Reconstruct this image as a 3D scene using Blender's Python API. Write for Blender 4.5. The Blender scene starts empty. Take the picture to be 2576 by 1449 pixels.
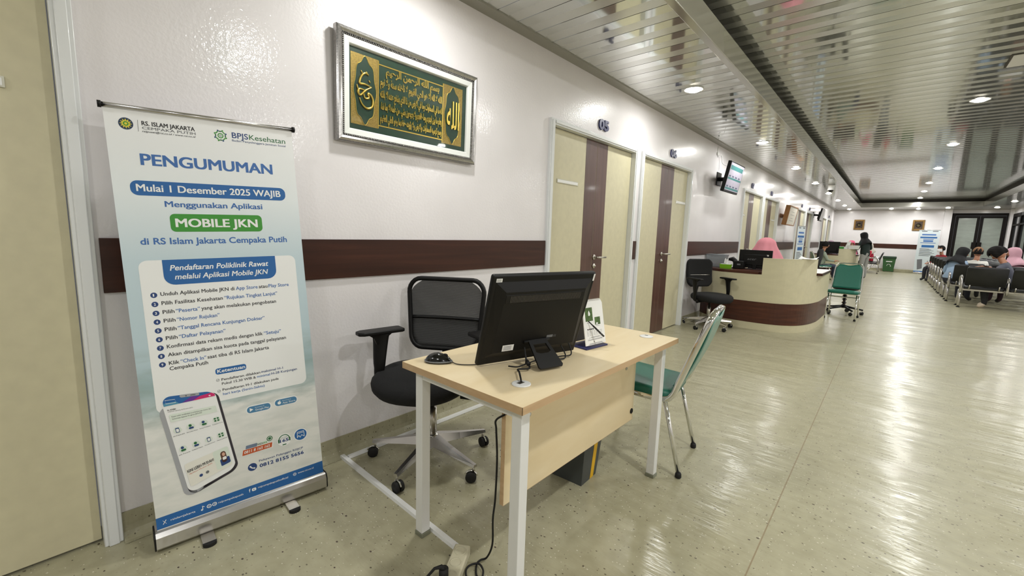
import bpy, bmesh, math, random, unicodedata
from mathutils import Matrix, Vector
random.seed(7)
S = bpy.context.scene
COL = S.collection
PI = math.pi

# ------------------------------------------------------------------ camera
W_PX, F_PX = 2576, 1072.277
yaw, pitch, roll = 0.72273, 0.13283, 0.03039
fw = Vector((-math.sin(yaw)*math.cos(pitch), math.cos(yaw)*math.cos(pitch), -math.sin(pitch)))
rt0 = Vector((math.cos(yaw), math.sin(yaw), 0)); up0 = rt0.cross(fw)
rt = math.cos(roll)*rt0 + math.sin(roll)*up0
up = -math.sin(roll)*rt0 + math.cos(roll)*up0
cam = bpy.data.cameras.new('camera'); cam.sensor_width = 36; cam.lens = 36*F_PX/W_PX
cam.clip_start = .05; cam.clip_end = 100
camo = bpy.data.objects.new('camera', cam); COL.objects.link(camo)
camo.matrix_world = Matrix(((rt.x, up.x, -fw.x, 2.1495), (rt.y, up.y, -fw.y, 0), (rt.z, up.z, -fw.z, 1.25), (0, 0, 0, 1)))
S.camera = camo
# ------------------------------------------------------------------ world, exposure
w = bpy.data.worlds.new('world'); S.world = w; w.use_nodes = True
w.node_tree.nodes['Background'].inputs[0].default_value = (.8, .82, .85, 1)
w.node_tree.nodes['Background'].inputs[1].default_value = .15
vs = S.view_settings
vs.view_transform = 'Standard'; vs.look = 'None'; vs.gamma = 1; vs.use_curve_mapping = False
vs.exposure = 0.08
LAMP_W, LAMP_WALL_W = 25.0, 12.0   # downlights; the row close to the wall is weaker

# ------------------------------------------------------------------ materials
def lin(c):
    return tuple(((v/255)/12.92 if v/255 <= .04045 else ((v/255+.055)/1.055)**2.4) for v in c)
MATS = {}
def mat(name, rgb, rough=.5, metal=0., spec=.5, coat=0., emit=None, estr=1., trans=0., alpha=1.):
    if name in MATS: return MATS[name]
    m = bpy.data.materials.new(name); m.use_nodes = True
    b = m.node_tree.nodes['Principled BSDF']
    c = lin(rgb) + (1,)
    b.inputs['Base Color'].default_value = c
    b.inputs['Roughness'].default_value = rough
    b.inputs['Metallic'].default_value = metal
    b.inputs['Specular IOR Level'].default_value = spec
    b.inputs['Coat Weight'].default_value = coat
    b.inputs['Coat Roughness'].default_value = .08
    b.inputs['Transmission Weight'].default_value = trans
    b.inputs['Alpha'].default_value = alpha
    if emit: 
        b.inputs['Emission Color'].default_value = lin(emit)+(1,)
        b.inputs['Emission Strength'].default_value = estr
    m.diffuse_color = c
    MATS[name] = m
    return m
class NT:
    def __init__(s, m): s.t = m.node_tree; s.b = s.t.nodes['Principled BSDF']
    def n(s, typ, **kw):
        x = s.t.nodes.new(typ)
        for k, v in kw.items():
            if k.startswith('i_'):
                key = k[2:]; key = int(key) if key.isdigit() else key.replace('_', ' ')
                x.inputs[key].default_value = v
            else: setattr(x, k, v)
        return x
    def l(s, a, ao, b, bi): s.t.links.new(a.outputs[ao], b.inputs[bi])
    def coord(s, scale=(1, 1, 1), what='Object'):
        tc = s.n('ShaderNodeTexCoord'); mp = s.n('ShaderNodeMapping'); mp.inputs['Scale'].default_value = scale
        s.l(tc, what, mp, 'Vector'); return mp
    def ramp(s, stops, src=None, so=0):
        r = s.n('ShaderNodeValToRGB'); e = r.color_ramp.elements
        while len(e) < len(stops): e.new(.5)
        for k, (p, c) in zip(e, stops): k.position = p; k.color = tuple(c) + (1,)
        if src: s.l(src, so, r, 'Fac')
        return r
    def bump(s, src, so, strength, dist=.01):
        b = s.n('ShaderNodeBump'); b.inputs['Strength'].default_value = strength; b.inputs['Distance'].default_value = dist
        s.l(src, so, b, 'Height'); s.l(b, 'Normal', s.b, 'Normal'); return b
def grainy(name, rgb, rough, scale=(40, 40, 40), amt=.06, bump=0., detail=4, **kw):
    m = mat(name, rgb, rough, **kw); t = NT(m)
    mp = t.coord(scale); nz = t.n('ShaderNodeTexNoise', i_Scale=1., i_Detail=detail); t.l(mp, 0, nz, 'Vector')
    c = lin(rgb)
    r = t.ramp([(.3, [v*(1-amt*2) for v in c]), (.7, [min(1, v*(1+amt*2)) for v in c])], nz, 'Fac')
    t.l(r, 'Color', t.b, 'Base Color')
    if bump: t.bump(nz, 'Fac', bump, .002)
    return m
def wood(name, dark, light, scale, rough, **kw):
    m = mat(name, dark, rough, **kw); t = NT(m)
    mp = t.coord(scale); nz = t.n('ShaderNodeTexNoise', i_Scale=1., i_Detail=6., i_Distortion=.6); t.l(mp, 0, nz, 'Vector')
    r = t.ramp([(.3, lin(dark)), (.55, lin([(a+b)/2 for a, b in zip(dark, light)])), (.75, lin(light))], nz, 'Fac')
    t.l(r, 'Color', t.b, 'Base Color'); return m

# wall paint: glossy with a faint roller texture
M_WALL = mat('wall_paint', (226, 223, 221), .34, spec=.5, coat=.6); t = NT(M_WALL)
M_WALL.node_tree.nodes['Principled BSDF'].inputs['Coat Roughness'].default_value = .06
mp = t.coord((1, 1, 1)); n1 = t.n('ShaderNodeTexNoise', i_Scale=70., i_Detail=2.); t.l(mp, 0, n1, 'Vector')
n2 = t.n('ShaderNodeTexNoise', i_Scale=3., i_Detail=2.); t.l(mp, 0, n2, 'Vector')
ad = t.n('ShaderNodeMath', operation='MULTIPLY_ADD'); ad.inputs[1].default_value = .35; t.l(n1, 'Fac', ad, 0); t.l(n2, 'Fac', ad, 2)
bp_ = t.bump(ad, 0, .14, .02); t.l(bp_, 'Normal', t.b, 'Coat Normal')
r = t.ramp([(.3, lin((226, 222, 223))), (.7, lin((231, 227, 228)))], n2, 'Fac'); t.l(r, 'Color', t.b, 'Base Color')

# vinyl floor with chips
M_FLOOR = mat('speckled_vinyl', (176, 170, 146), .38, spec=.35, coat=.36); M_FLOOR.node_tree.nodes['Principled BSDF'].inputs['Coat Roughness'].default_value = .17; t = NT(M_FLOOR)
def chips(t, base, scale, thr, keep, col, seed):
    mp = t.coord(scale); mp.inputs['Location'].default_value = (seed, seed*.7, 0)
    v = t.n('ShaderNodeTexVoronoi', i_Scale=1.); t.l(mp, 0, v, 'Vector')
    lt = t.n('ShaderNodeMath', operation='LESS_THAN'); t.l(v, 'Distance', lt, 0)
    sp = t.n('ShaderNodeSeparateColor'); t.l(v, 'Color', sp, 'Color')
    ml = t.n('ShaderNodeMath', operation='MULTIPLY'); ml.inputs[1].default_value = thr; t.l(sp, 1, ml, 0); t.l(ml, 0, lt, 1)
    k = t.n('ShaderNodeMath', operation='LESS_THAN'); k.inputs[1].default_value = keep; t.l(sp, 0, k, 0)
    m2 = t.n('ShaderNodeMath', operation='MULTIPLY'); t.l(lt, 0, m2, 0); t.l(k, 0, m2, 1)
    mx = t.n('ShaderNodeMix', data_type='RGBA'); t.l(m2, 0, mx, 'Factor'); t.l(base[0], base[1], mx, 6); mx.inputs[7].default_value = lin(col)+(1,)
    return (mx, 2)
mp = t.coord((1, 1, 1)); nb = t.n('ShaderNodeTexNoise', i_Scale=14., i_Detail=6.); t.l(mp, 0, nb, 'Vector')
r = t.ramp([(.3, lin((156, 151, 124))), (.7, lin((170, 165, 138)))], nb, 'Fac')
base = (r, 'Color')
base = chips(t, base, (95, 60,95), .30, .30, (150, 144, 120), 1.3)
base = chips(t, base, (75, 110,75), .28, .30, (206, 202, 184), 5.1)
base = chips(t, base, (60, 85,60), .30, .22, (98, 92, 74), 9.7)
base = chips(t, base, (42, 60,42), .26, .10, (70, 58, 46), 3.9)
# welded seams between the vinyl sheets
sx = t.n('ShaderNodeSeparateXYZ'); tc = t.n('ShaderNodeTexCoord'); t.l(tc, 'Object', sx, 0)
def seam(t, base, axis, pos, wdt, col):
    a = t.n('ShaderNodeMath', operation='SUBTRACT'); a.inputs[1].default_value = pos; t.l(sx, axis, a, 0)
    b = t.n('ShaderNodeMath', operation='ABSOLUTE'); t.l(a, 0, b, 0)
    c = t.n('ShaderNodeMath', operation='LESS_THAN'); c.inputs[1].default_value = wdt; t.l(b, 0, c, 0)
    mx = t.n('ShaderNodeMix', data_type='RGBA'); t.l(c, 0, mx, 'Factor'); t.l(base[0], base[1], mx, 6); mx.inputs[7].default_value = lin(col)+(1,)
    return (mx, 2)
base = seam(t, base, 'X', 1.875, .0025, (140, 126, 98)); base = seam(t, base, 'X', 3.875, .0025, (140, 126, 98))
base = seam(t, base, 'Y', 5.37, .003, (140, 126, 98))
t.l(base[0], base[1], t.b, 'Base Color')
mp = t.coord((1.5, 6.0, 1)); nw = t.n('ShaderNodeTexNoise', i_Scale=1.6, i_Detail=4., i_Roughness=.55); t.l(mp, 0, nw, 'Vector')
mp = t.coord((.9, 1.6, 1)); nl = t.n('ShaderNodeTexNoise', i_Scale=1.3, i_Detail=1.); t.l(mp, 0, nl, 'Vector')
ad = t.n('ShaderNodeMath', operation='MULTIPLY_ADD'); ad.inputs[1].default_value = 3.2; t.l(nl, 'Fac', ad, 0); t.l(nw, 'Fac', ad, 2)
bp_ = t.bump(ad, 0, .42, .018); t.l(bp_, 'Normal', t.b, 'Coat Normal')

M_SLAT = mat('ceiling_slat', (208, 210, 207), .07, metal=.8)
M_SLAT2 = mat('ceiling_slat_satin', (212, 213, 210), .26, metal=.7)
M_FASCIA = mat('ceiling_edge', (186, 185, 178), .14, metal=.6)
M_CORN = mat('cornice_grey', (150, 148, 138), .35)
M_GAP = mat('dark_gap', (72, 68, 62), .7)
M_COVE = M_FLOOR
M_BAND = wood('band_walnut', (50, 26, 17), (74, 41, 28), (6, 1.2, 26), .36, spec=.3)
M_WAL = wood('door_walnut', (74, 48, 40), (96, 66, 56), (20, 20, 1.6), .35, coat=.1)
M_DESKWAL = wood('counter_walnut', (62, 32, 22), (92, 52, 37), (3, 3, 30), .32, spec=.35)
M_CREAM = grainy('cream_laminate', (202, 195, 164), .38, (2, 18, 18), .02)
M_WHITE = mat('white_enamel', (226, 226, 224), .35)
M_FRAME = mat('white_door_frame', (222, 224, 224), .3, coat=.2)
M_STEEL = mat('brushed_steel', (196, 192, 184), .28, metal=1.)
M_CHROME = mat('chrome', (225, 225, 222), .07, metal=1.)
M_ALU = mat('polished_aluminium', (200, 198, 196), .22, metal=1.)
M_BLACK = mat('black_plastic', (11, 10, 10), .48, spec=.3)
M_BLACKG = mat('black_gloss', (10, 10, 11), .16, coat=.3)
M_BLACKF = grainy('black_fabric', (14, 14, 15), .9, (300, 300, 300), .3, .3)
M_RUB = mat('black_rubber', (14, 13, 13), .7)
M_BEECH = wood('beech_laminate', (222, 202, 162), (230, 213, 178), (14, 2.2, 14), .42)
M_EDGE = wood('beech_edge', (186, 154, 116), (202, 172, 134), (14, 3, 60), .5)
M_GREY = mat('grey_plastic', (62, 66, 66), .45)
M_YEL = mat('yellow_plastic', (228, 178, 20), .45)
M_GREEN = grainy('green_vinyl', (10, 96, 78), .42, (160, 160, 160), .05, .1)
M_SHELL = mat('pale_green_plastic', (112, 150, 136), .35)
M_PAPER = mat('white_paper', (236, 236, 234), .6)
M_CLEAR = mat('smoky_plastic', (150, 156, 160), .2, alpha=.55)
M_NAVY = mat('navy', (30, 34, 88), .4)
M_GOLD = mat('gold_leaf', (208, 180, 88), .28, metal=.9)
M_LAMP = mat('lamp_glow', (255, 250, 240), .3, emit=(255, 246, 230), estr=40.)
M_SKIN = mat('skin', (172, 118, 88), .5)
M_HAIR = mat('black_hair', (18, 14, 13), .8, spec=.25)

# ------------------------------------------------------------------ mesh builder
def frame(z, x=None):
    z = Vector(z).normalized()
    x = Vector(x) if x else (Vector((1, 0, 0)) if abs(z.x) < .9 else Vector((0, 1, 0)))
    y = z.cross(x).normalized(); x = y.cross(z)
    return Matrix((x, y, z)).transposed()
FONTCACHE = {}
def text_mesh(s, offset=0., shear=0., res=3):
    k = (s, offset, shear, res)
    if k not in FONTCACHE:
        c = bpy.data.curves.new('lettering', 'FONT'); c.body = s; c.size = 1; c.resolution_u = res
        c.offset = offset; c.shear = shear
        o = bpy.data.objects.new('lettering', c)
        me = bpy.data.meshes.new_from_object(o)
        vs_ = [v.co.copy() for v in me.vertices]; fs = [tuple(p.vertices) for p in me.polygons]
        bpy.data.objects.remove(o); bpy.data.curves.remove(c); bpy.data.meshes.remove(me)
        FONTCACHE[k] = (vs_, fs)
    return FONTCACHE[k]
class MB:
    def __init__(s): s.bm = bmesh.new(); s.mats = []
    def mi(s, m):
        if m not in s.mats: s.mats.append(m)
        return s.mats.index(m)
    def _fin(s, faces, m, smooth):
        i = s.mi(m)
        for f in faces: f.material_index = i; f.smooth = smooth
    def box(s, c, d, m, bev=0., R=None, seg=2, smooth=False):
        r = bmesh.ops.create_cube(s.bm, size=1); vs_ = r['verts']
        R4 = R.to_4x4() if R is not None else Matrix()
        bmesh.ops.transform(s.bm, verts=vs_, matrix=Matrix.Translation(c) @ R4 @ Matrix.Diagonal((d[0], d[1], d[2], 1)))
        fs = set(f for v in vs_ for f in v.link_faces)
        if bev:
            es = set(e for f in fs for e in f.edges)
            r = bmesh.ops.bevel(s.bm, geom=list(es), offset=bev, segments=seg, affect='EDGES', profile=.5)
            fs = set(r['faces']) | set(f for f in fs if f.is_valid)
        s._fin(fs, m, smooth or bool(bev)); return s
    def lohi(s, lo, hi, m, bev=0., seg=2):
        return s.box([(a+b)/2 for a, b in zip(lo, hi)], [abs(b-a) for a, b in zip(lo, hi)], m, bev, seg=seg)
    def tube(s, pts, r, m, n=10, closed=False, flat=1., upv=None):
        pts = [Vector(p) for p in pts]; k = len(pts); rs = r if isinstance(r, (list, tuple)) else [r]*k
        rings = []; x = None
        for i, p in enumerate(pts):
            a = pts[(i-1) % k] if (i or closed) else p; b = pts[(i+1) % k] if (i < k-1 or closed) else p
            d = (b-a).normalized()
            if x is None:
                x = Vector(upv) if upv else (Vector((0, 0, 1)) if abs(d.z) < .9 else Vector((1, 0, 0)))
            x = (x - d*x.dot(d)).normalized(); y = d.cross(x)
            rings.append([s.bm.verts.new(p + rs[i]*(math.cos(2*PI*j/n)*x*flat + math.sin(2*PI*j/n)*y)) for j in range(n)])
        fs = []
        for i in range(k if closed else k-1):
            A, B = rings[i], rings[(i+1) % k]
            for j in range(n): fs.append(s.bm.faces.new((A[j], A[(j+1) % n], B[(j+1) % n], B[j])))
        if not closed: fs.append(s.bm.faces.new(rings[0][::-1])); fs.append(s.bm.faces.new(rings[-1]))
        s._fin(fs, m, True); return s
    def lathe(s, prof, m, n=24, c=(0, 0, 0), R=None, cap=True):
        R = R or Matrix.Identity(3); c = Vector(c); rings = []
        for r, z in prof:
            rings.append([s.bm.verts.new(c + R @ Vector((r*math.cos(2*PI*j/n), r*math.sin(2*PI*j/n), z))) for j in range(n)])
        fs = []
        for A, B in zip(rings, rings[1:]):
            for j in range(n): fs.append(s.bm.faces.new((A[j], A[(j+1) % n], B[(j+1) % n], B[j])))
        if cap: fs.append(s.bm.faces.new(rings[0][::-1])); fs.append(s.bm.faces.new(rings[-1]))
        s._fin(fs, m, True); return s
    def cyl(s, a, b, r, m, n=16): 
        a, b = Vector(a), Vector(b); return s.lathe([(r, 0), (r, (b-a).length)], m, n, a, frame(b-a))
    def ball(s, c, rad, m, R=None, u=16, v=10, fn=None):
        r = bmesh.ops.create_uvsphere(s.bm, u_segments=u, v_segments=v, radius=1)
        R = R or Matrix.Identity(3)
        for q in r['verts']:
            co = q.co.copy()
            if fn: co = fn(co)
            q.co = Vector(c) + R @ Vector((co.x*rad[0], co.y*rad[1], co.z*rad[2]))
        s._fin(set(f for q in r['verts'] for f in q.link_faces), m, True); return s
    def poly(s, pts, m, smooth=False):
        f = s.bm.faces.new([s.bm.verts.new(p) for p in pts]); s._fin([f], m, smooth); return s
    def prism(s, pts, vec, m, bev=0., seg=2):
        vec = Vector(vec); a = [s.bm.verts.new(p) for p in pts]; b = [s.bm.verts.new(Vector(p)+vec) for p in pts]; n = len(pts)
        fs = [s.bm.faces.new(a[::-1]), s.bm.faces.new(b)] + [s.bm.faces.new((a[i], a[(i+1) % n], b[(i+1) % n], b[i])) for i in range(n)]
        if bev:
            r = bmesh.ops.bevel(s.bm, geom=list(set(e for f in fs for e in f.edges)), offset=bev, segments=seg, affect='EDGES', profile=.5)
            fs = list(set(r['faces']) | set(f for f in fs if f.is_valid))
        s._fin(fs, m, bool(bev)); return s
    def grid(s, fn, nu, nv, m, smooth=True, skip=None, wrap=False):
        V = [[s.bm.verts.new(fn(i/nu, j/nv)) for j in range(nv+1)] for i in range(nu if wrap else nu+1)]
        fs = []
        for i in range(nu):
            for j in range(nv):
                if skip and skip((i+.5)/nu, (j+.5)/nv): continue
                A = V[i]; B = V[(i+1) % nu] if wrap else V[i+1]
                fs.append(s.bm.faces.new((A[j], B[j], B[j+1], A[j+1])))
        s._fin(fs, m, smooth); return s
    def text(s, body, fn, m, size=None, width=None, align='L', offset=0., shear=0., depth=0., height=None, res=3):
        """fn maps (x, y, k) of the lettering plane, k = 0 back / 1 front, to a point"""
        if 'M' in body and offset and not depth:      # heavier strokes for letters with sharp inner corners
            V, F = [], []
            v0, f0 = text_mesh(body, 0., shear, res)
            for q, (dx, dy) in enumerate(((-1, -.5), (1, -.5), (-1, .5), (1, .5))):
                F += [tuple(i+len(V) for i in f) for f in f0]; V += [v+Vector((dx*offset, dy*offset, .1*q)) for v in v0]
        else: V, F = text_mesh(body, offset, shear, res)
        x0 = min(v.x for v in V); x1 = max(v.x for v in V); y0 = min(v.y for v in V); y1 = max(v.y for v in V)
        sy = size if size else (height/(y1-y0)); oy = 0 if size else y0
        sx = width/(x1-x0) if width else sy
        ox = {'L': x0, 'C': (x0+x1)/2, 'R': x1}[align]
        fs = []
        f_ = [s.bm.verts.new(fn((v.x-ox)*sx, (v.y-oy)*sy, 1+v.z)) for v in V]
        for f in F: fs.append(s.bm.faces.new([f_[i] for i in f]))
        if depth:
            b_ = [s.bm.verts.new(fn((v.x-ox)*sx, (v.y-oy)*sy, 0)) for v in V]
            cnt = {}
            for f in F:
                for a, b in zip(f, f[1:]+f[:1]): cnt[(a, b)] = 1
            for (a, b) in cnt:
                if (b, a) not in cnt: fs.append(s.bm.faces.new((f_[b], f_[a], b_[a], b_[b])))
        s._fin(fs, m, False); return s
    def merge(s, vs_, fs_, m, smooth=True):
        V = [s.bm.verts.new(v) for v in vs_]; fs = []
        ms = m if isinstance(m, list) else [m]*len(fs_)
        for f, mm in zip(fs_, ms):
            q = s.bm.faces.new([V[i] for i in f]); q.material_index = s.mi(mm); q.smooth = smooth
        return s
    def build(s, name, parent=None, loc=(0, 0, 0), rot=(0, 0, 0), recalc=True):
        if recalc: bmesh.ops.recalc_face_normals(s.bm, faces=s.bm.faces)
        me = bpy.data.meshes.new(name); s.bm.to_mesh(me); s.bm.free()
        for m in s.mats: me.materials.append(m)
        o = bpy.data.objects.new(name, me); COL.objects.link(o)
        o.location = loc; o.rotation_euler = rot
        if parent: o.parent = parent
        return o
def smooth_path(P, n=6):
    P = [Vector(p) for p in P]; out = []
    for i in range(len(P)-1):
        p0, p1, p2, p3 = P[max(i-1, 0)], P[i], P[i+1], P[min(i+2, len(P)-1)]
        for q in range(n):
            s_ = q/n; out.append(.5*((2*p1)+(p2-p0)*s_+(2*p0-5*p1+4*p2-p3)*s_**2+(3*p1-p0-3*p2+p3)*s_**3))
    return out+[P[-1]]
def solid(o, th, off=0.):
    md = o.modifiers.new('thickness', 'SOLIDIFY'); md.thickness = th; md.offset = off; return o
def sub(o, n=1):
    md = o.modifiers.new('smooth', 'SUBSURF'); md.levels = n; md.render_levels = n; return o
def tag(o, label, cat, group=None):
    o['label'] = label; o['category'] = cat
    if group: o['group'] = group
    return o
def thing(name, label, cat, loc=(0, 0, 0), rz=0., group=None):
    o = bpy.data.objects.new(name, None); COL.objects.link(o); o.empty_display_size = .1
    o.location = loc; o.rotation_euler = (0, 0, rz)
    return tag(o, label, cat, group)
def struct(name, mb=None, parent=None, loc=(0, 0, 0)):
    if mb: o = mb.build(name, parent, loc)
    else:
        o = bpy.data.objects.new(name, None); COL.objects.link(o); o.location = loc
    if not parent: o['kind'] = 'structure'
    return o
def dup(root, loc, rz=None, label=None, group=None):
    r = root.copy(); COL.objects.link(r); r.location = loc
    if rz is not None: r.rotation_euler = (0, 0, rz)
    if label: r['label'] = label
    if group: r['group'] = group
    def rec(a, b):
        for ch in [c for c in bpy.data.objects if c.parent == a]:
            c = ch.copy(); COL.objects.link(c); c.parent = b; rec(ch, c)
    rec(root, r); return r
RZ = lambda a: Matrix.Rotation(a, 3, 'Z')
RX = lambda a: Matrix.Rotation(a, 3, 'X')
RY = lambda a: Matrix.Rotation(a, 3, 'Y')

# ================================================================== SETTING
ZC, ZH, YB, YF, XR = 2.645, 2.91, -4.0, 25.0, 5.45
SX0, SX1, SY1 = 1.03, 4.42, 22.7        # raised ceiling panel
struct('floor', MB().lohi((-.15, YB-.12, -.05), (XR+.12, YF+.12, 0), M_FLOOR))
# door openings along the long wall: (frame outer y0, y1)
DOORS = [(-1.45, .155), (2.826, 4.385), (4.492, 6.058), (8.74, 10.31), (10.40, 11.97), (14.62, 16.18), (16.28, 17.84), (20.3, 21.86), (21.97, 23.5)]
ZD = 2.155
mb = MB(); y = YB
for a, b in DOORS:
    mb.lohi((-.12, y, 0), (0, a+.02, ZC+.02), M_WALL); mb.lohi((-.12, a+.02, ZD-.02), (0, b-.02, ZC+.02), M_WALL); y = b-.02
mb.lohi((-.12, y, 0), (0, YF, ZC+.02), M_WALL)
struct('wall_left', mb)
mb = MB(); mb.lohi((-.12, YF, 0), (3.84, YF+.12, 3.05), M_WALL); mb.lohi((3.84, YF, 2.5), (XR, YF+.12, 3.05), M_WALL)
struct('wall_back', mb)
mb = MB(); mb.lohi((XR, YB, 0), (XR+.12, 22.0, 3.05), M_WALL); mb.lohi((XR, 22.0, 2.45), (XR+.12, YF, 3.05), M_WALL); mb.lohi((XR, 24.6, 0), (XR+.12, YF, 2.45), M_WALL)
struct('wall_right', mb)
struct('wall_front', MB().lohi((-.12, YB-.12, 0), (XR+.12, YB, 3.05), M_WALL))
# ceiling of narrow metal slats: alternate flat and faintly tilted strips
def slats(mb, x0, x1, y0, y1, z, m, p=.0985, tilt=.0030):
    n = int((y1-y0)/p); i = 0; y = y0
    bm = mb.bm; k = mb.mi(m); k2 = mb.mi(M_SLAT2)
    while y < y1-.001:
        e = min(y+p, y1); q = i % 2
        za, zb = (z, z) if q == 0 else (z+tilt*1.2, z+tilt*.2)
        for (a, za_, b, zb_) in ((y, za, e-.004, zb), (e-.004, zb, e-.003, zb+.008), (e-.003, zb+.008, e, zb+.008)):
            f = bm.faces.new([bm.verts.new(v) for v in ((x0, a, za_), (x0, b, zb_), (x1, b, zb_), (x1, a, za_))]); f.material_index = k if q == 0 else k2
        y = e; i += 1
mb = MB()
slats(mb, .09, SX0-.05, YB, YF, ZC+.004, M_SLAT)
slats(mb, SX1+.05, XR, YB, YF, ZC+.004, M_SLAT)
slats(mb, SX0-.05, SX1+.05, SY1+.05, YF, ZC+.004, M_SLAT)
slats(mb, SX0-.12, SX1+.12, YB, SY1+.12, ZH, M_SLAT)
mb.lohi((-.12, YB-.1, 2.98), (XR+.12, YF+.1, 3.05), M_GAP)
struct('ceiling', mb)
mb = MB(); mb.lohi((0, YB, ZC-.004), (.094, YF, ZC+.02), M_CORN); mb.lohi((.094, YF-.09, ZC-.004), (XR, YF, ZC+.02), M_CORN); struct('trim_1', mb)
# edge of the raised panel: lower lip, fascia, dark slot
def edge(name, lo, hi, back):
    mb = MB(); mb.lohi((lo[0], lo[1], ZC-.012), (hi[0], hi[1], ZC+.165), M_FASCIA, .004); mb.lohi((back[0], back[1], ZC+.02), (back[2], back[3], ZH+.06), M_GAP); struct(name, mb)
edge('trim_2', (SX0-.055, YB), (SX0, SY1+.055), (SX0-.16, YB, SX0-.12, SY1+.16))
edge('trim_3', (SX1, YB), (SX1+.055, SY1+.055), (SX1+.12, YB, SX1+.16, SY1+.16))
edge('trim_4', (SX0, SY1), (SX1, SY1+.055), (SX0-.12, SY1+.12, SX1+.12, SY1+.16))
# coved vinyl skirting
def cove(name, segs, axis):
    mb = MB()
    prof = [(0, .106), (.006, .106), (.008, .05), (.012, .028), (.022, .012), (.04, .003), (.055, .0015), (0, .0015)]
    for a, b in segs:
        if axis == 'y': mb.prism([(x, a, z) for x, z in prof], (0, b-a, 0), M_COVE)
        else: mb.prism([(a, YF-x, z) for x, z in prof], (b-a, 0, 0), M_COVE)
    struct(name, mb)
gaps = []; y = YB
for a, b in DOORS: gaps.append((y, a)); y = b
gaps.append((y, YF)); cove('baseboard_left', [g for g in gaps if g[1] > g[0]+.01], 'y')
cove('baseboard_back', [(0, 3.58)], 'x')
# walnut rail along the walls
mb = MB()
for a, b in gaps[1:]:
    if b-a > .01: mb.lohi((0, a+.012, .979), (.014, b-.006, 1.18), M_BAND, .0015)
struct('trim_5', mb)
struct('trim_6', MB().lohi((.0, YF-.014, 1.0), (3.6, YF, 1.19), M_BAND))
# white half column left of the glass doors, and one in the corner
struct('trim_7', MB().lohi((3.6, YF-.22, 0), (3.82, YF, ZC), M_WALL)); struct('trim_8', MB().lohi((XR-.10, YF-.30, 0), (XR, YF, ZC), M_WALL))
struct('trim_9', MB().lohi((2.3, YF-.42, 0), (3.58, YF-.0, .13), M_COVE, .01))

# ---- doors of the long wall
M_PLATE = mat('clear_plate', (206, 204, 188), .12, coat=.6)
def lever(mb, y, z, d):
    R = RY(PI/2)
    mb.lathe([(.026, 0), (.026, .006), (.022, .009), (.012, .01)], M_STEEL, 20, (-.026, y, z), R)
    mb.tube([(-.02, y, z), (.028, y, z), (.036, y+d*.012, z), (.036, y+d*.125, z)], .0095, M_STEEL, 10)
def cylinder_lock(mb, y, z):
    R = RY(PI/2)
    mb.lathe([(.024, 0), (.024, .006), (.020, .008), (.009, .009), (.009, .02), (.006, .022)], M_STEEL, 18, (-.026, y, z), R)
def door(i, seam, s0, s1, hy=None, hd=1, plate=None):
    a, b = DOORS[i-1]; r = struct('door_%d' % i, loc=(0, (a+b)/2, 0)); oy = (a+b)/2
    def add(mb, name, parent=r):
        o = mb.build(name, parent); o.location = (0, -oy, 0) if parent is r else (0, 0, 0); return o
    fwid = .055
    mb = MB()
    for (lo, hi) in (((a, 0), (a+fwid, ZD)), ((b-fwid, 0), (b, ZD)), ((a+fwid, ZD-fwid+.008), (b-fwid, ZD))):
        mb.lohi((-.07, lo[0], lo[1]), (.024, hi[0], hi[1]), M_FRAME, .003)
        dy = .012 if lo[1] == 0 else 0
        mb.lohi((-.065, lo[0]+dy, lo[1]+(0 if lo[1] == 0 else .012)), (.032, hi[0]-dy, hi[1]-.012), M_FRAME, .003)
    add(mb, 'door_frame')
    ya, yb, zt = a+fwid+.003, b-fwid-.003, ZD-fwid+.004
    for k, (p, q) in enumerate(((ya, seam-.0015), (seam+.0015, yb))):
        lf = add(MB().lohi((-.066, p, .012), (-.03, q, zt), M_CREAM, .001), 'door_leaf')
        st = MB().lohi((-.0305, max(p, s0)+.001, .012), (-.0285, min(q, s1)-.001, zt), M_WAL)
        add(st, 'walnut_panel', lf)
        if hy is not None and p < hy < q:
            h = MB(); lever(h, hy, 1.02, hd); cylinder_lock(h, hy+.004, .935); add(h, 'door_handle', lf)
        if plate and p < plate[0] < q:
            h = MB(); h.lohi((-.0299, plate[0], plate[2]), (-.024, plate[1], plate[3]), M_PLATE, .001)
            h.lohi((-.0245, plate[0]+.006, plate[2]+.006), (-.0232, plate[1]-.006, plate[3]-.006), M_PAPER); add(h, 'name_plate', lf)
    return r
door(1, -.62, -.80, -.44, -.56, 1, (-.30, -.012, 1.655, 1.69))
door(2, 3.632, 3.435, 3.825, 3.665, 1, (3.0, 3.32, 1.668, 1.702))
door(3, 5.332, 5.129, 5.527, 5.30, 1, (5.645, 5.98, 1.672, 1.708))
door(4, 9.52, 9.33, 9.71, 9.55, 1, (8.82, 9.12, 1.67, 1.70)); door(5, 11.20, 11.0, 11.4, 11.17, 1, (11.5, 11.83, 1.67, 1.70))
door(6, 15.4, 15.2, 15.6, 15.43, 1); door(7, 17.06, 16.86, 17.26, 17.03, 1); door(8, 21.08, 20.9, 21.28, 21.1, 1); door(9, 22.73, 22.53, 22.93, 22.7, 1)
def wall_number(s, y0, y1, label):
    mb = MB(); mb.text(s, lambda x, y, k: (.001+.014*k, y0+x, 2.207+y), M_NAVY, width=y1-y0, height=.098, offset=.045, depth=1)
    tag(mb.build('door_number'), label, 'number')
wall_number('05', 3.57, 3.745, 'navy raised number 05 on the wall above the nearest double door')
wall_number('06', 5.28, 5.465, 'navy raised number 06 on the wall above the second double door')
wall_number('07', 9.30, 9.48, 'dark raised number above the double door just past the wall screen')
wall_number('08', 11.05, 11.23, 'dark raised number above the double door left of the wooden notice case')
wall_number('09', 15.35, 15.53, 'dark raised number above the double door right of the wooden notice case')
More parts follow.
